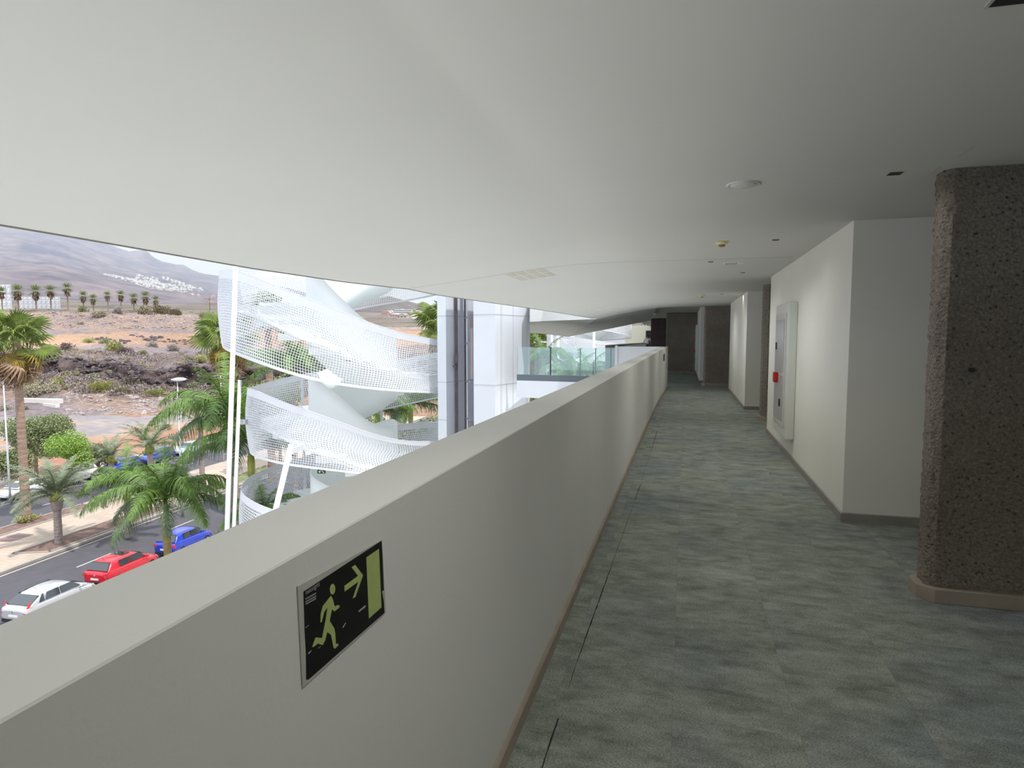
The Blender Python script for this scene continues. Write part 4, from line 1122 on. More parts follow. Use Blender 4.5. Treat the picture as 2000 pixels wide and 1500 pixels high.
# pale concrete beams lying on the waste ground
cb = mat('pale_concrete', (.70, .64, .60), .8)
for (pa, pb, Z, h, lab) in (((37, 776), (118, 779), 127, .75, 'longer pale concrete beam lying on the waste ground behind the tall palm trunk'), ((88, 781), (112, 784), 124, .5, 'short pale concrete beam lying in front of the longer beam')):
    a, b = at(pa[0], pa[1], Z), at(pb[0], pb[1], Z - 2); za = terr_z(pa[0], Z); a.z = b.z = max(za, terr_z(pb[0], Z - 2)) + h * .4
    d = (b - a).normalized(); n = Vector((-d.y, d.x, 0)) * h * .8; u = Vector((0, 0, h))
    mb = MB(); mb.add([a-n-u, a+n-u, a+n+u*.4, a-n+u*.4, b-n-u, b+n-u, b+n+u*.4, b-n+u*.4], [(0,1,2,3),(7,6,5,4),(0,4,5,1),(1,5,6,2),(2,6,7,3),(3,7,4,0)])
    tag(mb.build('concrete_beam', cb, fix=True), lab, 'beam', 'concrete beams on the waste ground')
# scaffold-framed screens on the ridge
fm = mat('frame_grey', (.45, .45, .48), .6); wf = mat('screen_white_sheet', (.78, .78, .80), .8)
for (x0, x1, y0, y1, nx, ny, lab) in ((-14, 22, 556, 604, 4, 4, 'taller white sheeted scaffold screen at the left picture edge'), (38, 117, 580, 610, 9, 3, 'long low white sheeted scaffold screen behind the ridge palms')):
    Z = 345; a = at(x0, y1, Z); b = at(x1, y1, Z); zt = at(x0, y0, Z).z; zb_ = min(terr_z(x0, Z), terr_z(x1, Z)) - .3; b.z = a.z = zb_
    g = empty('scaffold_screen', a); d = b - a; H_ = zt - zb_; n = Vector((FWD.x, FWD.y, 0)).normalized()
    mb = MB(); mb.plate([n * .4, d + n * .4, d + n * .4 + Vector((0, 0, H_)), n * .4 + Vector((0, 0, H_))], n * .1); mb.build('sheet', wf, g, fix=True)
    mb = MB()
    for i in range(nx + 1):
        p = d * (i / nx); mb.tube([p, p + Vector((0, 0, H_ + .2))], .14, 4)
        if i < nx:
            for j in range(ny): mb.tube([p + Vector((0,0,H_*j/ny)), d * ((i + 1) / nx) + Vector((0,0,H_*(j+1)/ny))], .08, 4)
    for j in range(ny + 1): mb.tube([Vector((0,0,H_*j/ny)), d + Vector((0,0,H_*j/ny))], .12, 4)
    mb.build('frame', fm, g); tag(g, lab, 'screen', 'scaffold screens on the ridge')
# wooden line pole
p, Z = on_terrain(410, 607, 280, 400); mb = MB(); mb.tube([(0,0,-1), (0,0,7.0)], .16, 6); mb.box((-1, -.1, 6.2), (1, .1, 6.4)); tag(mb.build('utility_pole', mat('pole_brown', (.12, .08, .07), .9), loc=p), 'thin dark utility pole on the far ridge', 'pole')

# ---------------------------------------------------------------- hillside towns
random.seed(21)
def house_mesh(w_, d_, h_, roof, wall):
    mb = MB(); mb.box((-w_/2, -d_/2, -4), (w_/2, d_/2, h_), wall)
    mb.box((-w_/2 - .3, -d_/2 - .3, h_), (w_/2 + .3, d_/2 + .3, h_ + .5), roof)
    mb.box((-w_/4, -d_/4, h_), (w_/4, d_/4, h_ + 2.6), wall)
    wm = mat_win
    for k in range(3):
        x = -w_/2 + w_ * (k + .5) / 3; mb.box((x - w_*.09, -d_/2 - .05, h_ * .35), (x + w_*.09, -d_/2 + .02, h_ * .75), wm)
    return mb.mesh('house')
mat_win = mat('house_window', (.10, .11, .13), .3)
hw = mat('house_white', (.78, .77, .76), .8); ho = mat('house_salmon', (.46, .31, .25), .8); hr = mat('house_terracotta', (.38, .20, .14), .8); hc = mat('house_cream', (.52, .44, .37), .8)
HM = [house_mesh(15, 12, 6, hw, hw), house_mesh(22, 11, 7, hw, hw), house_mesh(12, 12, 9, hw, hw), house_mesh(16, 12, 7, hr, ho), house_mesh(20, 12, 6, hr, hc), house_mesh(14, 12, 6, hr, hw)]
def town(n, poly, zr, meshes, name, lab, grp, sc_=(.8, 1.5)):
    def inside(x, y):
        c = False; j = len(poly) - 1
        for i in range(len(poly)):
            (xi, yi), (xj, yj) = poly[i], poly[j]
            if (yi > y) != (yj > y) and x < (xj - xi) * (y - yi) / (yj - yi) + xi: c = not c
            j = i
        return c
    k = 0; tries = 0; placed = []; xs = [p[0] for p in poly]; ys = [p[1] for p in poly]
    while k < n:
        x, y = random.uniform(min(xs), max(xs)), random.uniform(min(ys), max(ys))
        if not inside(x, y): continue
        p, Z = on_terrain(x, y, *zr)
        tries += 1
        if tries < 6000 and any((p.x-q.x)**2+(p.y-q.y)**2 < 26**2 * sc_[0] for q in placed): continue
        placed.append(p)
        o = mesh_obj(name, random.choice(meshes), loc=p); s = random.uniform(*sc_); o.scale = (s, s, s * random.uniform(.8, 1.1)); o.rotation_euler.z = YAW + random.uniform(-.6, .6)
        tag(o, lab, 'house', grp); k += 1
town(270, [(195,537),(215,538),(235,543),(275,541),(310,548),(340,553),(372,561),(398,565),(398,570),(372,571),(330,570),(300,566),(270,564),(245,558)], (2750, 4600), HM[:3], 'town_house', 'small white house in the dense town on the hillside', 'white houses of the hillside town', (.5, .85))
town(95, [(290,567),(320,569),(345,573),(375,580),(400,589),(385,590),(345,586),(320,580)], (2450, 3300), HM[3:], 'terracotta_house', 'small salmon or terracotta house below the white hillside town', 'terracotta houses below the white town', (.5, .85))
town(12, [(398,588),(420,585),(424,595),(405,597),(440,603),(442,600)], (1300, 2600), HM[3:5], 'farm_house', 'scattered orange house low on the plain', 'orange houses on the plain', (.6, 1.0))
town(34, [(745,612),(775,609),(800,610),(850,613),(856,622),(820,627),(780,624),(750,622)], (700, 1100), HM[3:] + HM[:1], 'villa', 'pale villa with a terracotta roof in the village right of the stair', 'villas seen between the stair and the tower', (.40, .62))
# white banded hotel and pink terraced block
p, Z = on_terrain(788, 612, 640, 900); g = empty('hotel_building', p, rz=YAW); g.scale = (.62,) * 3
mb = MB(); mb.box((-20, -6, -6), (20, 6, 12)); mb.build('walls', hw, g)
mb = MB()
for k in range(3): mb.box((-20.2, -6.3, 1 + k * 4), (20.2, -5.9, 2.6 + k * 4))
mb.build('window_band', mat_win, g); tag(g, 'long white hotel with dark window bands right of the spiral stair', 'building')
p, Z = on_terrain(795, 606, 860, 1250); g = empty('terraced_apartments', p, rz=YAW); g.scale = (.75,) * 3
mb = MB()
for k in range(5): mb.box((-34 + k * 5, -8 + k * 2, -6 + k * 4), (30 - k * 5, 10, k * 4 + 1))
mb.build('walls', ho, g); tag(g, 'pinkish stepped apartment block on the hill behind the white hotel', 'building')
# steep dark hill right of the stair
mb = MB(); c0, Z = on_terrain(760, 606, 1300, 1900); rows = []
wpx = Z / F_PX
for i in range(30):
    a = i / 29; r = []
    for j in range(24):
        th = math.pi * 2 * j / 23; rad = (1 - a) * 105 * wpx * (1 + .15 * mnoise.noise(Vector((math.cos(th), math.sin(th), a * 2)) * 1.5))
        h = 32 * wpx * (a ** .8); p = c0 + Vector((math.cos(th) * rad, math.sin(th) * rad * .8, h - 6)); p.z += mnoise.noise(p * .02) * 3; r.append(p)
    rows.append(r)
mb.grid(rows); hill = mb.build('ground_dark_hill', mat('dark_hill', (.11, .10, .09), 1, var=.25, scale=.02), smooth=True, fix=True); tag(hill, kind='structure')
# ---------------------------------------------------------------- plants
def leafmat(name, c, var=.25, scale=2.0, tr=.25):
    m, nt, b = newmat(name); L = nt.links.new
    oi = N(nt, 'ShaderNodeObjectInfo'); g = N(nt, 'ShaderNodeNewGeometry')
    n = N(nt, 'ShaderNodeTexNoise'); n.inputs['Scale'].default_value = scale; n.inputs['Detail'].default_value = 3; L(g.outputs['Position'], n.inputs['Vector'])
    r = N(nt, 'ShaderNodeValToRGB'); r.color_ramp.elements[0].position = .35; r.color_ramp.elements[1].position = .65
    r.color_ramp.elements[0].color = (*[x * (1 - var) for x in c], 1); r.color_ramp.elements[1].color = (*[min(1, x * (1 + var)) for x in c], 1)
    L(n.outputs['Fac'], r.inputs[0]); L(r.outputs[0], b.inputs['Base Color']); b.inputs['Roughness'].default_value = .5
    tl = N(nt, 'ShaderNodeBsdfTranslucent'); L(r.outputs[0], tl.inputs[0]); mx = N(nt, 'ShaderNodeMixShader'); mx.inputs[0].default_value = tr
    L(b.outputs[0], mx.inputs[1]); L(tl.outputs[0], mx.inputs[2]); L(mx.outputs[0], nt.nodes['Material Output'].inputs[0]); return m
M_ROYAL = leafmat('royal_palm_leaf', (.115, .20, .035), .35, 1.5, .2); M_ROYD = leafmat('royal_palm_leaf_dark', (.075, .115, .045), .35, 1.5, .15); M_DATE = leafmat('date_palm_leaf', (.22, .255, .155)); M_NEW = leafmat('new_spear_leaf', (.20, .38, .015))
M_FAN = leafmat('fan_palm_leaf', (.20, .265, .06)); M_FAND = leafmat('dry_fan_leaf', (.33, .215, .13), tr=.1); M_FANY = leafmat('yellow_fan_leaf', (.38, .29, .05))
M_TRUNK = mat('palm_trunk_grey', (.30, .25, .23), .95, var=.25, scale=2, bump=.03, bscale=3, stretch=(1, 1, 9))
M_TRUNKB = mat('palm_trunk_brown', (.30, .21, .16), .95, var=.3, scale=2, bump=.03, bscale=3, stretch=(1, 1, 9))
M_SHAFT = mat('crownshaft_green', (.25, .27, .05), .5, var=.3, scale=1.5); M_SHAFTB = mat('crownshaft_olive', (.20, .15, .05), .55, var=.35, scale=2, stretch=(1, 1, 3))
M_HEART = mat('palm_heart_green', (.25, .27, .05), .8, var=.5, scale=6, bump=.05, bscale=10)
random.seed(3)
def frond_mesh(L=3.0, n=46, e0=1.0, e1=-1.0, ll=.75, lw=.045, droop=.9, m=M_ROYAL, name='frond', seed=0):
    rnd = random.Random(seed); mb = MB(); pts = []; p = Vector((0, 0, 0)); N_ = 26
    for i in range(N_ + 1):
        s = i / N_; e = lerp(e0, e1, s ** 1.15); pts.append(p.copy()); p = p + Vector((math.cos(e), 0, math.sin(e))) * (L / N_)
    mb.tube(pts[::2], [lerp(.035, .008, i / (len(pts[::2]) - 1)) for i in range(len(pts[::2]))], 5)
    for i in range(n):
        s = .10 + .90 * (i + rnd.random() * .5) / n
        k = min(N_ - 1, int(s * N_)); a = pts[k].lerp(pts[k+1], s * N_ - k); t = (pts[k+1] - pts[k]).normalized(); up = Vector((-t.z, 0, t.x))
        l = ll * math.sin(math.pi * min(1, .18 + s * .80)) ** .6 * rnd.uniform(.85, 1.1)
        for sd in (-1, 1):
            lift = rnd.uniform(-.25, .45)
            d = (Vector((0, sd, 0)) * .85 + t * .55 + up * lift).normalized()
            q = a.copy(); w_ = t * lw * .5; prev = (q - w_, q + w_)
            for j in range(1, 4):
                d = (d + Vector((0, 0, -droop * .32 * j))).normalized(); q = q + d * (l / 3); ww = w_ * (1 - j / 3.3)
                cur = (q - ww, q + ww); mb.add([prev[0], prev[1], cur[1], cur[0]], [(0, 1, 2, 3)]); prev = cur
    return mb.mesh(name, m)
def fan_mesh(R=.95, k=26, pet=1.1, fold=.5, tipd=.8, m=M_FAN, name='fan', seed=0):
    rnd = random.Random(seed); mb = MB(); mb.tube([(0,0,0), (pet*.5,0,.05), (pet,0,0)], [.03,.022,.015], 5)
    c = Vector((pet, 0, 0)); spread = math.radians(130)
    for i in range(k):
        a0 = lerp(-spread, spread, i / k); a1 = lerp(-spread, spread, (i + 1) / k); am = (a0 + a1) / 2; r = R * (1 - .12 * abs(am) / spread) * rnd.uniform(.88, 1.05)
        def P(a, q, z=0): return c + Vector((math.cos(a) * q, math.sin(a) * q * .92, z - fold * (abs(a) / spread) * q * .5))
        r1 = r * .58; 
        mb.add([c, P(a0, r1, -.02), P(am, r1, .03), P(a1, r1, -.02)], [(0, 1, 2), (0, 2, 3)])
        dz = -tipd * r * rnd.uniform(.25, .6)
        mb.add([P(a0, r1, -.02), P(am, r1, .03), P(a1, r1, -.02), P(am, r * .85, dz * .45), P(am, r, dz)], [(0, 1, 3), (1, 2, 3), (0, 3, 4), (3, 2, 4)])
    return mb.mesh(name, m)
def trunk_mesh(h, r0, r1, n=14, bulge=None, m=M_TRUNK, rings=.12, lean=(0, 0)):
    prof = []; z = 0; k = 0
    mb = MB(); pts = []; rs = []
    steps = max(6, int(h / rings))
    for i in range(steps + 1):
        s = i / steps; r = lerp(r0, r1, s)
        if bulge: r = bulge(s, r)
        r *= 1.03 if i % 2 else .975
        pts.append((lean[0] * s * s, lean[1] * s * s, h * s)); rs.append(r)
    mb.tube(pts, rs, n, m); return mb.mesh('trunk', m, smooth=False)
FR_ROYAL = [frond_mesh(3.0, 66, 1.05, -1.0, .80, .06, 1.0, M_ROYAL, seed=1), frond_mesh(3.1, 66, .75, -1.15, .82, .06, 1.1, M_ROYAL, seed=2), frond_mesh(2.9, 62, .35, -1.25, .80, .06, 1.3, M_ROYD, seed=3), frond_mesh(2.7, 42, 1.35, .35, .6, .05, .7, M_ROYAL, seed=4)]
FR_DATE = [frond_mesh(2.9, 66, 1.25, .2, .46, .05, .25, M_DATE, seed=5), frond_mesh(3.0, 66, .95, -.45, .46, .05, .3, M_DATE, seed=6), frond_mesh(2.9, 66, .45, -.85, .46, .05, .35, M_DATE, seed=7)]
FAN_G = [fan_mesh(1.0, 26, 1.1, .5, .8, M_FAN, seed=1), fan_mesh(.95, 26, 1.0, .9, 1.0, M_FAN, seed=2)]
FAN_Y = [fan_mesh(.95, 22, .9, .9, 1.2, M_FANY, seed=3)]
FAN_D = [fan_mesh(.9, 18, .7, 1.4, 1.6, M_FAND, seed=4)]
def put_fronds(root, top, meshes, n, tilt, s, name='frond', seed=0, rmin=0):
    rnd = random.Random(seed)
    for i in range(n):
        me = meshes[i % len(meshes)] if not callable(meshes) else meshes(i)
        o = mesh_obj(name, me, root, loc=top)
        az = i * 2.39996 + rnd.uniform(-.2, .2); t = tilt(i / max(1, n - 1), rnd); k = s * rnd.uniform(.9, 1.1)
        o.rotation_euler = (0, t, az); o.scale = (k, k, k)
def royal_palm(base, h, s, label, trunk=(.19, .14), shaft=1.1, n=15, shaftm=M_SHAFT, spear=False, seed=0, dark=False, lean=(0,0), group='feathery royal palms'):
    g = empty('royal_palm', base)
    mesh_obj('trunk', trunk_mesh(h - shaft, trunk[0], trunk[1]), g)
    mb = MB(); mb.tube([(0,0,h-shaft), (0,0,h-shaft*.6), (0,0,h)], [trunk[1]*1.15, trunk[1]*1.2, trunk[1]*.55], 12); mb.build('crownshaft', shaftm, g, smooth=True)
    order = [FR_ROYAL[3], FR_ROYAL[0], FR_ROYAL[1], FR_ROYAL[2]]
    def me(i):
        f = i / n
        return FR_ROYAL[3] if f < .12 else FR_ROYAL[0] if f < .42 else FR_ROYAL[1] if f < .75 else FR_ROYAL[2]
    put_fronds(g, (0, 0, h - .05), me, n, lambda f, r: r.uniform(-.12, .12), s, seed=seed)
    if spear:
        mb = MB(); mb.tube([(0,0,h), (.02,0,h+1.5), (0,0,h+2.9)], [.06,.04,.01], 6); mb.build('spear_leaf', M_NEW, g)
        for k, az in enumerate((0.3, 2.4, 4.4)):
            o = mesh_obj('new_frond', frond_mesh(2.7, 40, 1.5, 1.1, .5, .05, .1, M_NEW, seed=30 + k), g, loc=(0, 0, h)); o.rotation_euler = (0, 0, az)
    return tag(g, label, 'palm tree', group)
def ground_at(px, Z, z=ZG): p = at(px, 657, Z); p.z = z; return p
def top_z(py, Z): return EYE.z - (py - 657) * Z / F_PX
# royal palms
Z = 32.0; royal_palm(ground_at(310, Z), top_z(978, Z) - ZG, 1.38, 'green feathery palm with olive crownshaft between the red car and the blue car', shaftm=M_SHAFTB, trunk=(.19, .16), shaft=3.3, n=19, seed=1)
Z = 33.0; royal_palm(ground_at(440, Z), top_z(812, Z) - ZG, 1.45, 'big feathery palm directly left of the thin white leaning posts', n=17, seed=6, trunk=(.19,.13))
Z = 31.0; royal_palm(ground_at(483, Z), top_z(865, Z) - ZG, 1.25, 'feathery palm with bright green spear leaf and yellow-green crownshaft behind the leaning posts', n=13, spear=True, seed=4, trunk=(.17, .15), shaft=1.7)
Z = 28.5; royal_palm(ground_at(505, Z), top_z(1010, Z) - ZG, .78, 'low feathery palm partly hidden by the foot of the perforated stair', n=13, seed=9)
Z = 44.5; royal_palm(ground_at(233, Z, ZG + .14), top_z(950, Z) - ZG, 1.25, 'smaller feathery palm standing in the median behind the nearest green palm', n=13, seed=12, trunk=(.24, .18), shaft=1.3)
Z = 42; royal_palm(ground_at(570, Z), top_z(715, Z) - ZG, 1.25, 'drooping dark green palm behind the middle of the perforated stair, left one', n=17, seed=15)
Z = 40; royal_palm(ground_at(800, Z), top_z(790, Z) - ZG, 1.3, 'lush palm filling the gap between the stair bands and the lift tower', n=18, seed=17)
Z = 37; royal_palm(ground_at(735, Z), top_z(800, Z) - ZG, 1.0, 'palm low behind the stair, left of the lush one beside the tower', n=14, seed=18)
Z = 46; royal_palm(ground_at(1062, Z), top_z(698, Z) - ZG, .85, 'green palm behind the footbridge glass, the one closest to the tower', n=15, seed=19)
Z = 33; royal_palm(ground_at(1120, Z), top_z(737, Z) - ZG, .68, 'green palm whose fronds stand behind the middle of the footbridge glass', n=14, seed=21, group='feathery royal palms')
Z = 36; royal_palm(ground_at(1148, Z), top_z(728, Z) - ZG, .7, 'dark stemmed palm behind the right part of the footbridge glass', n=11, seed=23)
# stout date palm in the median and others
def date_palm(base, h, s, label, stout=True, n=20, seed=0):
    g = empty('date_palm', base)
    def bl(sx_, r):
        return r * (1 + .75 * max(0, (sx_ - .76) / .24) ** .5) if stout and sx_ > .76 else r
    mesh_obj('trunk', trunk_mesh(h, .25, .23, 16, bl), g)
    mb = MB(); mb.lathe([(.36, 0), (.42, .2), (.34, .45), (.15, .65), (.0, .7)], 14, c=(0, 0, h - .05)); mb.build('crown_heart', M_HEART, g, smooth=True, fix=True)
    put_fronds(g, (0, 0, h + .35), FR_DATE, n, lambda f, r: r.uniform(-.15, .15), s, seed=seed)
    return tag(g, label, 'palm tree', 'grey-green date palms')
b = onz(115, 1062, ZG + .14); Z = (b - EYE).dot(FWD)
date_palm(b, top_z(975, Z) - ZG - .14, 1.3, 'stout date palm with swollen grey trunk top in the median bed', n=24, seed=2)
Z = 56; date_palm(ground_at(283, Z), top_z(885, Z) - ZG, 1.15, 'grey-green date palm across the road above the teal car', stout=False, n=18, seed=5)
Z = 58; date_palm(ground_at(205, Z), top_z(905, Z) - ZG, .95, 'smaller grey-green date palm across the road right of the bright green tree', stout=False, n=16, seed=6)
Z = 62; date_palm(ground_at(385, Z), top_z(840, Z) - ZG, 1.0, 'grey-green date palm partly behind the second street lamp', stout=False, n=16, seed=8)
# tall fan palms
def fan_palm(base, h, s, label, trunk=(.34, .25), seed=0, ng=22, ny=5, nd=14, group=None):
    rnd = random.Random(seed); g = empty('fan_palm', base)
    mesh_obj('trunk', trunk_mesh(h, trunk[0], trunk[1], 14, m=M_TRUNKB, rings=.2), g)
    for i in range(ng):
        f = i / ng; o = mesh_obj('fan_leaf', FAN_G[i % 2], g, loc=(0, 0, h + .1)); az = i * 2.39996 + rnd.uniform(-.2, .2)
        el = lerp(1.35, -.5, f ** .9) + rnd.uniform(-.3, .3); o.rotation_euler = (rnd.uniform(-.8, .8), -el, az); k = s * rnd.uniform(.75, 1.15); o.scale = (k,) * 3
    for i in range(ny):
        o = mesh_obj('yellow_fan_leaf', FAN_Y[0], g, loc=(0, 0, h - .1)); o.rotation_euler = (rnd.uniform(-.6, .6), rnd.uniform(.5, 1.0), i * 6.28 / ny + rnd.random()); o.scale = (s,) * 3
    for i in range(nd):
        o = mesh_obj('dry_fan_leaf', FAN_D[0], g, loc=(0, 0, h - .1 - rnd.random() * .9)); o.rotation_euler = (rnd.uniform(-.6, .6), rnd.uniform(.6, 1.5), i * 2.4 + rnd.random()); k = s * rnd.uniform(.8, 1.25); o.scale = (k,) * 3
    return tag(g, label, 'palm tree', group or 'tall fan palms')
b = onz(52, 1018, ZG + .14); Z = (b - EYE).dot(FWD)
fan_palm(b, top_z(668, Z) - ZG - .14, 1.35, 'tall fan palm rising from the median at the left, brown leaves hanging below its crown', seed=3, ng=22, nd=46, ny=7)
Z = 50; fan_palm(ground_at(448, Z), top_z(658, Z) - ZG, 1.35, 'tall fan palm with drooping dry leaves just behind the tallest white post', seed=5, ng=22, nd=40, ny=8)
Z = 62; fan_palm(ground_at(524, Z), top_z(598, Z) - ZG, 1.0, 'fan palm trunk rising behind the top perforated band', trunk=(.4, .3), seed=7)
Z = 48; fan_palm(ground_at(870, Z), top_z(640, Z) - ZG, 1.25, 'fan palm squeezed against the left edge of the lift tower', seed=8, ng=24)
Z = 60; fan_palm(ground_at(1040, Z), top_z(672, Z) - ZG, 1.2, 'fan palm behind the bridge glass at the right edge of the tower', seed=10)
# row of distant fan palms on the ridge: one low detail set, copied
def far_palm_meshes():
    out = []
    for sd in range(3):
        rnd = random.Random(sd); cr_ = MB(); sk = MB()
        for i in range(26):
            az = i * 2.4; el = lerp(1.4, -.75, i / 26); R = 3.0; d = Vector((math.cos(az) * math.cos(el), math.sin(az) * math.cos(el), math.sin(el))); t = Vector((-math.sin(az), math.cos(az), 0)); u = d.cross(t)
            c = d * R * .25
            for k in range(5):
                a = (k - 2) * .42; e = (d * math.cos(a) + t * math.sin(a)) * R * rnd.uniform(.6, .8); q = c + e - Vector((0, 0, .35 * rnd.random()))
                cr_.add([c - t * .1, c + t * .1, q + t * .12, q - t * .12], [(0, 1, 2, 3)])
        for i in range(40):
            az = rnd.uniform(0, 6.28); z = -rnd.uniform(.2, 2.9); r = rnd.uniform(.7, 1.5) * (1.35 + z * .16); p = Vector((math.cos(az) * r, math.sin(az) * r, z)); t = Vector((-math.sin(az), math.cos(az), 0)) * .3
            sk.add([p * .6 - t, p * .6 + t, p + t - Vector((0, 0, .9)), p - t - Vector((0, 0, .9))], [(0, 1, 2, 3)])
        out.append((cr_.mesh('crown', leafmat('ridge_palm_green_%d' % sd, (.17, .21, .07))), sk.mesh('dry_skirt', leafmat('ridge_palm_skirt_%d' % sd, (.19, .12, .085), tr=.1))))
    return out
FPM = far_palm_meshes()
ORD = ['first', 'second', 'third', 'fourth', 'fifth', 'sixth', 'seventh', 'eighth', 'ninth', 'tenth', 'eleventh', 'twelfth', 'thirteenth']
ridge = [(5, 603, 570, 1.0), (36, 602, 568, 1.3), (71, 604, 569, 1.25), (100, 606, 568, 1.15), (133, 606, 563, 1.1), (164, 598, 578, .95), (183, 604, 583, .9), (211, 604, 577, .8), (237, 610, 576, .9), (262, 607, 582, .95), (285, 604, 579, 1.05), (305, 604, 586, .85)]
for i, (px, pb, pc, s) in enumerate(ridge):
    Z = 318; base = at(px, 606, Z); base.z = terr_z(px, Z) - .5; zt = at(px, pc, Z).z; g = empty('ridge_fan_palm', base); h = zt - base.z
    mb = MB(); mb.tube([(0, 0, 0), (random.uniform(-.3, .3), 0, h)], [.34 * s, .24 * s], 8); mb.build('trunk', M_TRUNKB, g)
    a, b_ = FPM[i % 3]
    for nm, me in (('crown', a), ('dry_skirt', b_)):
        o = mesh_obj(nm, me, g, loc=(0, 0, h)); o.scale = (s, s, s); o.rotation_euler.z = i * 1.3
    tag(g, 'distant fan palm on the ridge skyline, %s from the left' % ORD[i], 'palm tree', 'fan palms in a row on the far ridge')

# leafy trees and shrubs
def foliage(n, blobs, leaf, m, seed, droop=0.0, name='foliage'):
    rnd = random.Random(seed); mb = MB()
    for _ in range(n):
        c, r = rnd.choice(blobs); d = Vector((rnd.gauss(0, 1), rnd.gauss(0, 1), rnd.gauss(0, 1))).normalized(); p = Vector(c) + Vector((d.x * r[0], d.y * r[1], d.z * r[2])) * (rnd.random() ** .35)
        a = Vector((rnd.gauss(0, 1), rnd.gauss(0, 1), rnd.gauss(0, .6) - droop)).normalized() * leaf * rnd.uniform(.6, 1.3); b = a.orthogonal().normalized() * leaf * .45
        mb.add([p, p + a * .5 + b, p + a, p + a * .5 - b], [(0, 1, 2, 3)])
    return mb.mesh(name, m)
def tree(px, Z, ztop, W, label, m, seed, n=3800, leaf=.22, droop=0, bl=9, cat='tree'):
    rnd = random.Random(seed); base = ground_at(px, Z); H_ = ztop - ZG; g = empty('broadleaf_tree', base)
    mb = MB(); blobs = []
    mb.tube([(0,0,0), (.1,0,H_*.3), (0,.1,H_*.5)], [.22,.17,.12], 8)
    for i in range(bl):
        a = rnd.uniform(0, 6.28); q = rnd.uniform(.1, .62) * W / 2; z = rnd.uniform(.45, .86) * H_; c = (math.cos(a) * q, math.sin(a) * q, z); r = rnd.uniform(.2, .3) * W; blobs.append((c, (r, r, min(r * .8, H_ - z)))); mb.tube([(0, 0, H_ * .35), (c[0] * .5, c[1] * .5, z * .8), c], [.1, .06, .02], 5)
    mb.build('trunk', M_TRUNKB, g); mesh_obj('foliage', foliage(n, blobs, leaf, m, seed, droop), g)
    return tag(g, label, cat)
M_OLV = leafmat('olive_foliage', (.21, .245, .11)); M_BRT = leafmat('bright_foliage', (.25, .38, .07)); M_DRY = leafmat('dry_scrub', (.235, .20, .125), tr=.1); M_YEL = leafmat('yellow_green_scrub', (.31, .31, .11)); M_GRN = leafmat('green_scrub', (.21, .235, .11)); M_GRY = leafmat('grey_scrub', (.235, .19, .175), tr=.1)
tree(55, 66, top_z(812, 66), 7.5, 'olive green wispy tree across the far road behind the tall palm trunk', M_OLV, 1, n=15000, leaf=.17, droop=.8, bl=12)
tree(130, 62, top_z(842, 62), 5.6, 'bright green leafy tree across the far road', M_BRT, 2, n=11000, leaf=.16)
tree(12, 60, top_z(880, 60), 4.6, 'dull green bushy tree at the left picture edge above the white car', M_OLV, 3, n=6000, leaf=.17)
tree(178, 66, top_z(868, 66), 4.5, 'low green tree right of the bright green one', M_GRN, 4, n=6000, leaf=.16)
tree(540, 70, top_z(730, 70), 7, 'leafy tree behind the perforated stair near the second post', M_OLV, 5, n=3500, leaf=.3)
tree(660, 60, top_z(800, 60), 9, 'dense green tree low behind the perforated stair', M_GRN, 6, n=4000, leaf=.3)
tree(840, 52, top_z(800, 52), 7, 'green tree low behind the left edge of the lift tower', M_OLV, 7, n=3500, leaf=.28)
tree(1050, 42, top_z(715, 42), 5.5, 'light green shrubby tree behind the footbridge glass next to the tower', M_BRT, 8, n=3500, leaf=.2)
tree(1085, 60, top_z(680, 60), 9, 'dry olive tree farther behind the footbridge glass', M_OLV, 9, n=3500, leaf=.3)
tree(1160, 44, top_z(722, 44), 6.5, 'green tree behind the right end of the footbridge glass', M_GRN, 10, n=3200, leaf=.26)
def shrub_mesh(m, sd, n=1100):
    rnd = random.Random(sd); bl = [((rnd.uniform(-.5, .5), rnd.uniform(-.4, .4), rnd.uniform(.15, .45)), (rnd.uniform(.35, .55),) * 2 + (rnd.uniform(.25, .42),)) for _ in range(5)]
    return foliage(n, bl, .10, m, sd, name='shrub')
SH = {k: [shrub_mesh(m, 40 + i * 7 + j) for j in range(3)] for i, (k, m) in enumerate((('dry', M_DRY), ('yellow', M_YEL), ('green', M_GRN), ('grey', M_GRY)))}
DESC = {'dry': 'brown-olive', 'yellow': 'yellow-green', 'green': 'green', 'grey': 'grey twiggy'}
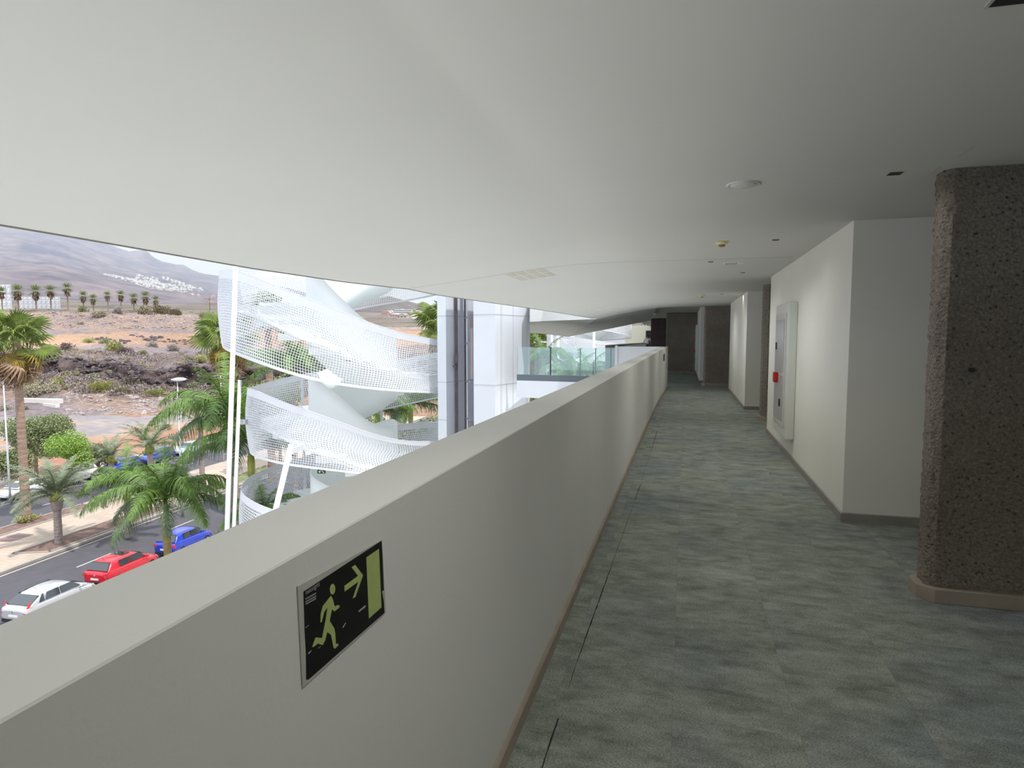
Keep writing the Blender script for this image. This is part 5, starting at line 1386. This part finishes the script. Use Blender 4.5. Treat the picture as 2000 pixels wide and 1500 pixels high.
# (px, py of base, width px, depth range, kind)
bushes = [(160, 611, 22, 285, 330, 'green', 'on the ridge under the sixth palm'), (196, 618, 26, 280, 330, 'dry', 'on the ridge, widest below the seventh palm'), (228, 614, 24, 285, 330, 'grey', 'on the ridge under the ninth palm'),
 (285, 614, 34, 285, 330, 'dry', 'on the ridge under the eleventh palm'), (315, 614, 36, 285, 330, 'dry', 'on the ridge under the last palm'), (345, 616, 26, 285, 330, 'dry', 'at the right end of the ridge bushes'), (394, 617, 16, 285, 330, 'dry', 'beside the utility pole'),
 (158, 634, 12, 268, 290, 'dry', 'alone on the far embankment'), (172, 669, 26, 160, 210, 'yellow', 'on the plain edge, left of its grey-green neighbour'), (206, 671, 24, 160, 210, 'green', 'on the plain edge beside the yellow-green bush'), (215, 684, 44, 158, 180, 'yellow', 'long and low above the lava cliff'),
 (280, 692, 20, 156, 175, 'yellow', 'small above the middle of the lava cliff'), (370, 706, 26, 155, 170, 'green', 'above the cliff near the distant lamp head'), (398, 705, 34, 155, 170, 'yellow', 'above the right part of the lava cliff'), (335, 682, 30, 156, 180, 'grey', 'on the plain above the cliff'), (300, 676, 26, 160, 200, 'grey', 'on the orange plain rim'),
 (105, 752, 34, 136, 148, 'yellow', 'below the cliff, left of the big clump'), (132, 760, 22, 134, 146, 'yellow', 'below the cliff beside the first yellow-green one'), (200, 762, 44, 134, 148, 'yellow', 'big clump at the foot of the cliff'), (182, 742, 34, 138, 149, 'green', 'behind the big clump at the cliff foot'), (208, 722, 18, 146, 150, 'green', 'clinging to the cliff face'),
 (82, 770, 56, 126, 138, 'dry', 'wide and low behind the pale beam'), (42, 766, 34, 126, 138, 'dry', 'rounded at the left of the pale beam'), (240, 770, 34, 130, 140, 'dry', 'in front of the right half of the cliff foot'), (305, 773, 36, 134, 146, 'yellow', 'under the cliff left of the near lamp head'), (378, 756, 34, 138, 149, 'green', 'under the cliff between the two lamp heads'),
 (150, 745, 40, 138, 149, 'grey', 'twiggy mass under the cliff, left part'), (75, 738, 40, 138, 149, 'grey', 'twiggy mass right of the tall palm trunk'), (25, 748, 50, 136, 149, 'grey', 'twiggy mass left of the tall palm trunk'), (260, 752, 40, 138, 149, 'grey', 'twiggy mass near the cliff middle'), (238, 690, 34, 156, 170, 'grey', 'on top of the lava cliff'), (130, 684, 30, 158, 180, 'grey', 'on the cliff top left'), (425, 690, 30, 156, 180, 'grey', 'beside the crown of the second tall fan palm'),
 (506, 722, 24, 148, 156, 'green', 'spiky, right of the thin post below the top band'), (12, 800, 26, 112, 122, 'dry', 'on the waste ground at the left picture edge'), (45, 800, 24, 112, 122, 'dry', 'on the waste ground beside the tall trunk'), (275, 845, 30, 88, 100, 'dry', 'on the waste ground behind the date palm crowns'), (320, 840, 34, 92, 104, 'dry', 'on the orange ground left of the near lamp post'), (345, 858, 40, 80, 92, 'dry', 'near the road right of the date palms')]
for i, (px, py, wp, z0, z1, kind, where) in enumerate(bushes):
    p, Z = on_terrain(px, py, z0, z1); o = mesh_obj('dry_shrub', SH[kind][i % 3], loc=(p.x, p.y, p.z - .1)); s = wp * Z / F_PX / 1.7; o.scale = (s * 1.1, s * 1.1, s * (1.5 if py < 630 else 1.1)); o.rotation_euler.z = i
    tag(o, '%s shrub %s' % (DESC[kind], where), 'shrub', 'scrub bushes on the dry slopes')
# dry twiggy scrub that nobody could count, as three masses
def scrub_mass(name, m, n, seed, zz, lab, smin=.8, smax=2.2):
    rnd = random.Random(seed); mb = MB()
    for _ in range(n):
        Z = rnd.uniform(*rnd.choice(zz)); px = rnd.uniform(-50, 640); p = at(px, terr_py(px, Z), Z); p.z = terr_z(px, Z); s = rnd.uniform(smin, smax) * rnd.uniform(.5, 1)
        for k in range(60):
            d = Vector((rnd.gauss(0, 1), rnd.gauss(0, 1), abs(rnd.gauss(0, .8)))).normalized(); q = p + Vector((d.x * s, d.y * s, d.z * s * .6)) * rnd.random() ** .4
            a = Vector((rnd.gauss(0, 1), rnd.gauss(0, 1), rnd.gauss(.5, .8))).normalized() * s * .22; b = a.orthogonal().normalized() * s * .05
            mb.add([q - b, q + b, q + a + b, q + a - b], [(0, 1, 2, 3)])
    tag(mb.build(name, m), lab, 'scrub', kind='stuff')
scrub_mass('twiggy_scrub', M_GRY, 420, 77, [(134, 148), (134, 148), (154, 178)], 'grey mauve twiggy scrub covering the rocky slopes')
scrub_mass('olive_scrub', M_DRY, 200, 78, [(133, 149), (154, 176), (284, 325)], 'olive brown scrub mixed into the rocky slopes')
scrub_mass('yellow_scrub', M_YEL, 70, 79, [(136, 149), (154, 172)], 'yellow-green low scrub dotted over the slopes')
b = onz(62, 1018, ZG + .14); o = mesh_obj('bed_shrub', SH['yellow'][1], loc=(b.x, b.y, ZG + .14)); o.scale = (1.1, 1.4, .8); tag(o, 'small yellow-green plant at the foot of the tall fan palm', 'shrub')
for (px, py, s, k, lab) in ((395, 958, 1.2, 'green', 'left grassy clump in the median bed behind the green palm'), (425, 950, 1.2, 'green', 'right grassy clump in the median bed behind the green palm')):
    b = onz(px, py, ZG + .14); o = mesh_obj('bed_shrub', SH[k][0], loc=(b.x, b.y, ZG + .1)); o.scale = (s * 1.4, s * 1.4, s * .5); tag(o, lab, 'shrub', 'clumps in the median bed')

# ---------------------------------------------------------------- street lamps
def lamp(px, Z, pyt, label, ang=0.0):
    base = ground_at(px, Z, ZG + .1); zt = top_z(pyt, Z); g = empty('street_lamp', base, rz=YAW + ang); h = zt - base.z
    mb = MB(); mb.tube([(0,0,0), (0,0,.9), (0,0,h-.2)], [.13,.09,.05], 10); mb.build('pole', M_STEEL, g, smooth=True)
    mb = MB(); rows = []
    for i in range(11):
        s = i / 10; y = lerp(-.45, .75, s); r = .22 * math.sin(math.pi * min(.97, max(.06, s))) ** .5; rows.append([(y, math.cos(a) * r, h + .05 * s + math.sin(a) * r * .72) for a in np.linspace(0, 6.283, 13)])
    mb.grid(rows); mb.build('lamp_head', mat('lamp_white', (.80, .80, .80), .4), g, smooth=True, fix=True)
    tag(g, label, 'street lamp', 'street lamps along the median')
lamp(343, 50, 742, 'grey street lamp in front of the lava cliff, left of the feathery palms', ang=0)
lamp(428, 72, 717, 'farther street lamp just left of the tallest white post', ang=math.pi)
lamp(1, 54, 737, 'street lamp cut by the left picture edge', ang=0)
lamp(1052, 60, 670, 'street lamp head seen through the footbridge glass', ang=0)

# ---------------------------------------------------------------- cars
tyre = mat('tyre_rubber', (.02, .02, .02), .85); rimm = mat('alloy_rim', (.45, .46, .48), .3, metal=.7); glassc = mat('car_glass', (.03, .037, .042), .06, spec=.8, coat=.5); chrome = mat('chrome_badge', (.7, .7, .72), .2, metal=.8)
tail = mat('tail_light_red', (.50, .02, .03), .2); platem = mat('number_plate_white', (.75, .75, .72), .5); blackt = mat('black_trim', (.02, .02, .022), .5); headl = mat('head_light_clear', (.55, .58, .6), .1, coat=.5)
def car(name, paintm, L=4.2, W=1.76, H=1.45, label='', loc=(0, 0, 0), rz=0, style='hatch', extra=None, tailm=tail):
    g = empty(name, loc, rz)         # rear at y=0, nose at +y
    if style == 'sedan': prof_c = [(0.0, .98), (.45, 1.02), (1.35, H - .06), (2.2, H), (3.0, H - .12), (3.75, .98)]
    zb = .98 * (H / 1.45)
    # lower body: cross sections along y
    ys = [0, .03, .10, .35, .9, 1.8, 2.8, L - 1.0, L - .45, L - .12, L]
    wd = [.78, .86, .93, .98, 1.0, 1.0, 1.0, .99, .94, .84, .70]
    tp = [.80, .90, .97, 1.0, 1.0, .99, .97, .90, .80, .70, .58]
    bt = [.42, .30, .24, .20, .18, .18, .18, .20, .20, .24, .36]
    rows = []
    for y, w_, t, b_ in zip(ys, wd, tp, bt):
        w2 = W / 2 * w_; t = t * zb / .98; r = []
        prof = [(0, b_), (w2 * .82, b_), (w2 * .97, b_ + .12), (w2, b_ + (t - b_) * .45), (w2 * .985, t - .13), (w2 * .93, t - .03), (w2 * .80, t), (w2 * .4, t + .02), (0, t + .025)]
        for x, z in prof: r.append((x, y, z))
        r = r + [(-x, yy, z) for x, yy, z in r[-2:0:-1]] + [r[0]]
        rows.append(r)
    mb = MB(); mb.grid(rows); mb.add(rows[0][:-1], [tuple(range(len(rows[0]) - 1))]); mb.add(rows[-1][:-1], [tuple(range(len(rows[-1]) - 2, -1, -1))])
    o = mb.build('body', paintm, g, smooth=True, fix=True); s = o.modifiers.new('subdivision', 'SUBSURF'); s.levels = 1; s.render_levels = 1
    # greenhouse
    if style == 'hatch': sec = [(.18, .0, .92), (.52, .86, .84), (.62, .97, .80), (1.4, 1.0, .80), (2.2, .96, .79), (2.55, .86, .77), (3.25, .0, .86)]
    elif style == 'suv': sec = [(.06, .0, .92), (.28, .90, .85), (.40, 1.0, .82), (1.5, 1.02, .82), (2.4, 1.0, .81), (2.65, .90, .80), (3.2, .0, .86)]
    else: sec = [(.25, .0, .90), (.75, .60, .82), (1.15, .90, .78), (1.7, 1.0, .76), (2.3, .95, .76), (2.7, .78, .76), (3.45, .0, .86)]
    sc_ = L / 4.2; hh = H - zb
    rows = []
    for y, f, wf_ in sec:
        y *= sc_; zt = zb + hh * f; wb = W / 2 * .91; wt = W / 2 * wf_ * .93; wtt = lerp(wb, wt, f)
        rows.append([(-wb, y, zb - .06), (-lerp(wb, wtt, .9), y, lerp(zb, zt, .85)), (-wtt * .86, y, zt), (-wtt * .45, y, zt + .025 * f), (0, y, zt + .035 * f), (wtt * .45, y, zt + .025 * f), (wtt * .86, y, zt), (lerp(wb, wtt, .9), y, lerp(zb, zt, .85)), (wb, y, zb - .06)])
    mb = MB(); mb.grid(rows); o = mb.build('cabin', paintm, g, smooth=True, fix=True); s = o.modifiers.new('subdivision', 'SUBSURF'); s.levels = 1; s.render_levels = 1
    def S(x, y, f, out=.012):    # point on cabin side
        return None
    wb = W / 2 * .91
    def side(sgn, y0b, y1b, y0t, y1t, nm='side_window'):
        wt_ = W / 2 * .80 * .93
        def pt(y, f): return (sgn * (lerp(wb, wt_, f * .95) + .014), y * sc_, zb + hh * f)
        pts = [pt(y0b, .10), pt(y1b, .10), pt(lerp(y1b, y1t, .8), .70), pt(y1t, .84), pt(y0t, .84), pt(lerp(y0b, y0t, .8), .70)]
        mb = MB(); mb.plate([Vector(p) for p in pts], (-sgn * .02, 0, 0)); mb.build(nm, glassc, g, fix=True)
    if style == 'hatch': wins = [(1.0, 1.68, 1.02, 1.68), (1.74, 2.95, 1.74, 2.50)]; rear = (.20, .50)
    elif style == 'suv': wins = [(.45, 1.2, .50, 1.2), (1.27, 2.1, 1.27, 2.1), (2.17, 2.95, 2.17, 2.6)]; rear = (.08, .27)
    else: wins = [(.72, 1.02, .95, 1.04), (1.06, 1.88, 1.22, 1.88), (1.95, 3.1, 1.95, 2.6)]; rear = (.33, .92)
    for a in wins:
        for sg in (-1, 1): side(sg, *a)
    # rear and front glass
    y0, y1 = rear; f1 = .82 if style != 'sedan' else .70
    ww = W / 2 * .80
    mb = MB(); mb.plate([Vector((-ww, (y0 - .0) * sc_ - .0, zb + hh * .06)), Vector((ww, y0 * sc_, zb + hh * .06)), Vector((ww * .86, y1 * sc_ - .03, zb + hh * f1)), Vector((-ww * .86, y1 * sc_ - .03, zb + hh * f1))], (0, -.06, .03)); mb.build('rear_window', glassc, g, fix=True)
    yf0, yf1 = sec[-1][0] * sc_, sec[-2][0] * sc_; f2 = sec[-2][1]
    mb = MB(); mb.plate([Vector((-ww, yf0 - .12, zb + hh * .10)), Vector((ww, yf0 - .12, zb + hh * .10)), Vector((ww * .88, yf1 + .06, zb + hh * (f2 - .06))), Vector((-ww * .88, yf1 + .06, zb + hh * (f2 - .06)))], (0, .03, .03)); mb.build('windscreen', glassc, g, fix=True)
    # wheels
    for y in (.78 * sc_, L - .82):
        for sg in (-1, 1):
            mb = MB(); mb.tube([(sg * (W/2 - .22), 0, 0), (sg * (W/2 + .004), 0, 0)], .315, 20); o = mb.build('wheel', tyre, g, loc=(0, y, .315))
            mb = MB(); mb.tube([(sg * (W/2 - .02), 0, 0), (sg * (W/2 + .012), 0, 0)], .21, 16); mb.build('rim', rimm, o)
    # lights, plate, badge, mirrors, antenna
    for sg in (-1, 1):
        x = sg * W / 2
        if style == 'sedan': pts = [(x*.83, .05, .70), (x*.70, .0, .72), (x*.80, .30, zb + hh * .42), (x*.87, .36, zb + hh*.38)]
        else: pts = [(x*.96, .10, .70), (x*.62, .015, .72), (x*.62, .02, .88), (x*.92, .14, .95)]
        mb = MB(); mb.plate([Vector(p) for p in pts], (sg * .02, -.035, 0)); mb.build('tail_light', tailm, g, fix=True)
        pts = [(x*.92, L - .28, .58), (x*.55, L - .06, .56), (x*.55, L - .10, .70), (x*.90, L - .42, .74)]
        mb = MB(); mb.plate([Vector(p) for p in pts], (sg * .02, .03, 0)); mb.build('head_light', headl, g, fix=True)
        mb = MB(); mb.lathe([(0, -.09), (.07, -.06), (.09, 0), (.07, .06), (0, .09)], 10); o = mb.build('wing_mirror', paintm, g, smooth=True, loc=(x * 1.07, 2.95 * sc_, zb + .06)); o.scale = (1.2, .7, .9)
    mb = MB(); mb.box((-.26, -.02, .52), (.26, .03, .63)); mb.build('number_plate', platem, g)
    mb = MB(); mb.box((-W/2 * .80, -.012, .24), (W/2 * .80, .05, .42)); mb.build('bumper_trim', blackt, g, bevel=.02)
    mb = MB(); mb.lathe([(0, 0), (.06, 0), (.06, .02), (0, .02)], 14); o = mb.build('badge', chrome, g, loc=(0, .0, .80)); o.rotation_euler = (math.pi / 2, 0, 0)
    mb = MB(); mb.tube([(0, sec[2][0] * sc_ + .15, zb + hh * .97), (0, sec[2][0] * sc_ - .05, H + .17)], .008, 5); mb.build('antenna', blackt, g)
    if extra: extra(g, L, W, H)
    return tag(g, label, 'car', 'parked cars')
def paint(name, c, met=0.0): return mat(name, c, .28, metal=met, coat=.6)
pr = paint('paint_red', (.58, .012, .03)); pb = paint('paint_blue', (.018, .05, .50), .15); ps = paint('paint_silver', (.56, .57, .59), .35); pw = paint('paint_white', (.78, .78, .77)); pbd = paint('paint_dark_blue', (.02, .05, .30)); pt = paint('paint_teal', (.38, .55, .56)); pg = paint('paint_graphite', (.10, .10, .12), .3)
def sun_roof(g, L, W, H):
    mb = MB(); mb.box((-.40, 1.55, H + .012), (.40, 2.15, H + .035)); mb.build('sunroof', glassc, g, bevel=.008)
def spoiler(g, L, W, H):
    mb = MB(); mb.box((-W*.33, .42, H - .10), (W*.33, .66, H - .06)); mb.build('roof_spoiler', g.children[0].data.materials[0], g, bevel=.015)
def nearcar(y, x0c): return (sx0(x0c, y), y, ZG)
car('red_hatchback', pr, 4.2, 1.78, 1.47, 'red hatchback with a sunroof parked at the near kerb', nearcar(28.0, -30.8), HEAD, 'hatch', lambda *a: (sun_roof(*a), spoiler(*a)))
car('blue_hatchback', pb, 3.95, 1.72, 1.50, 'bright blue hatchback parked behind the palm trunk at the near kerb', nearcar(33.2, -30.65), HEAD, 'hatch', spoiler)
car('silver_hatchback', ps, 4.3, 1.78, 1.47, 'silver arched-roof car parked nearest, cut by the parapet at lower left', nearcar(23.1, -30.7), HEAD, 'sedan')
def farcar(name, p, y, lab, style='hatch', L=4.3, H=1.46, x=-55.3): car(name, p, L, 1.78, H, lab, (sx0(x, y + L), y + L, ZG), HEAD + math.pi, style)
farcar('white_saloon', pw, 41.2, 'white car at the left edge on the far side of the street', 'sedan', 4.5)
farcar('white_utility_car', pw, 46.6, 'white boxy car behind the first white one across the street', 'suv', 4.3, 1.62, -55.6)
farcar('blue_saloon', pb, 52.0, 'blue car across the street under the stout palm fronds', 'hatch')
farcar('dark_blue_car', pbd, 57.2, 'darker blue car across the street behind the first blue one', 'suv', 4.3, 1.6)
farcar('teal_white_car', pt, 62.8, 'pale teal car across the street under the date palm', 'hatch')
farcar('graphite_car', pg, 68.0, 'dark car next to the pale teal one across the street', 'hatch')
farcar('white_estate', pw, 84.5, 'white car glimpsed between the feathery palm and the leaning posts', 'suv', 4.4, 1.6)
farcar('white_van', pw, 90.5, 'white vehicle glimpsed right of the leaning posts', 'suv', 4.6, 1.7)

# ---------------------------------------------------------------- second perforated stair seen through the bridge glass
st2 = empty('second_spiral_stair', (0, 0, 0)); C2 = flat(1150, 56)
def hx2(th, r, z):
    a = camvec(-math.cos(th) * r, -math.sin(th) * r); return Vector((C2.x + a.x, C2.y + a.y, z))
def band2(t, v):
    zt = 5.0 - 3.3 * t; zb = zt - 2.1 - .35 * math.sin(t * TWO); return hx2(t * TWO + .8, 3.7, lerp(zb, zt, v))
for k in range(5): perforated('perforated_guard', -.2 + k * .8, .6 + k * .8, 120, 14, st2, band2, M_PERF, seed=k, hole=.62)
rows = [[hx2(t * TWO + .8, r, 5.0 - 3.3 * t - 1.15) for r in (1.4, 2.4, 3.68)] for t in np.arange(-.2, 3.8, .015)]
mb = MB(); mb.grid(rows); o = mb.build('flight_soffit', M_INN, st2, smooth=True); s = o.modifiers.new('thickness', 'SOLIDIFY'); s.thickness = .15
rows = [[hx2(t * TWO + .8, 1.4, 5.0 - 3.3 * t + lerp(-1.9, .3, v)) for v in (0, .5, 1)] for t in np.arange(-.2, 3.8, .015)]
mb = MB(); mb.grid(rows); o = mb.build('inner_guard', M_INN, st2, smooth=True); s = o.modifiers.new('thickness', 'SOLIDIFY'); s.thickness = .06
mb = MB()
for px, Z in ((1078, 54), (1090, 52), (1123, 53), (1160, 51)): 
    p = flat(px, Z); mb = MB(); mb.tube([(p.x, p.y, 4.5), (p.x, p.y, ZG)], .11, 8); mb.build('post', M_WHITE, st2, smooth=True)
tag(st2, 'second white perforated spiral stair seen through the footbridge glass', 'stair')
# white volume of the far wing beside it
a = flat(1176, 60); mb = MB(); mb.box((0, 0, ZG), (2.2, 6, 4.8)); o = mb.build('white_lift_tower', M_CLAD, loc=(a.x, a.y, 0)); o.rotation_euler.z = YAW; tag(o, 'far white clad tower at the end of the shaded gallery', 'tower')

# ---------------------------------------------------------------- air: thin dust haze over the distant valley
hz, nt, b = newmat('valley_haze'); nt.nodes.remove(b)
vs = N(nt, 'ShaderNodeVolumeScatter'); vs.inputs['Color'].default_value = (.62, .72, 1.0, 1); vs.inputs['Density'].default_value = 0.00017; vs.inputs['Anisotropy'].default_value = .1
nt.links.new(vs.outputs[0], nt.nodes['Material Output'].inputs['Volume'])
mb = MB(); a = at(-1400, 657, 420); b_ = at(3400, 657, 420); c_ = at(3400, 657, 7500); d_ = at(-1400, 657, 7500)
mb.prism([(a.x, a.y), (b_.x, b_.y), (c_.x, c_.y), (d_.x, d_.y)], -60, 1100); o = mb.build('haze_air', hz, fix=True); tag(o, 'thin bluish haze filling the distant valley', 'haze', kind='stuff')
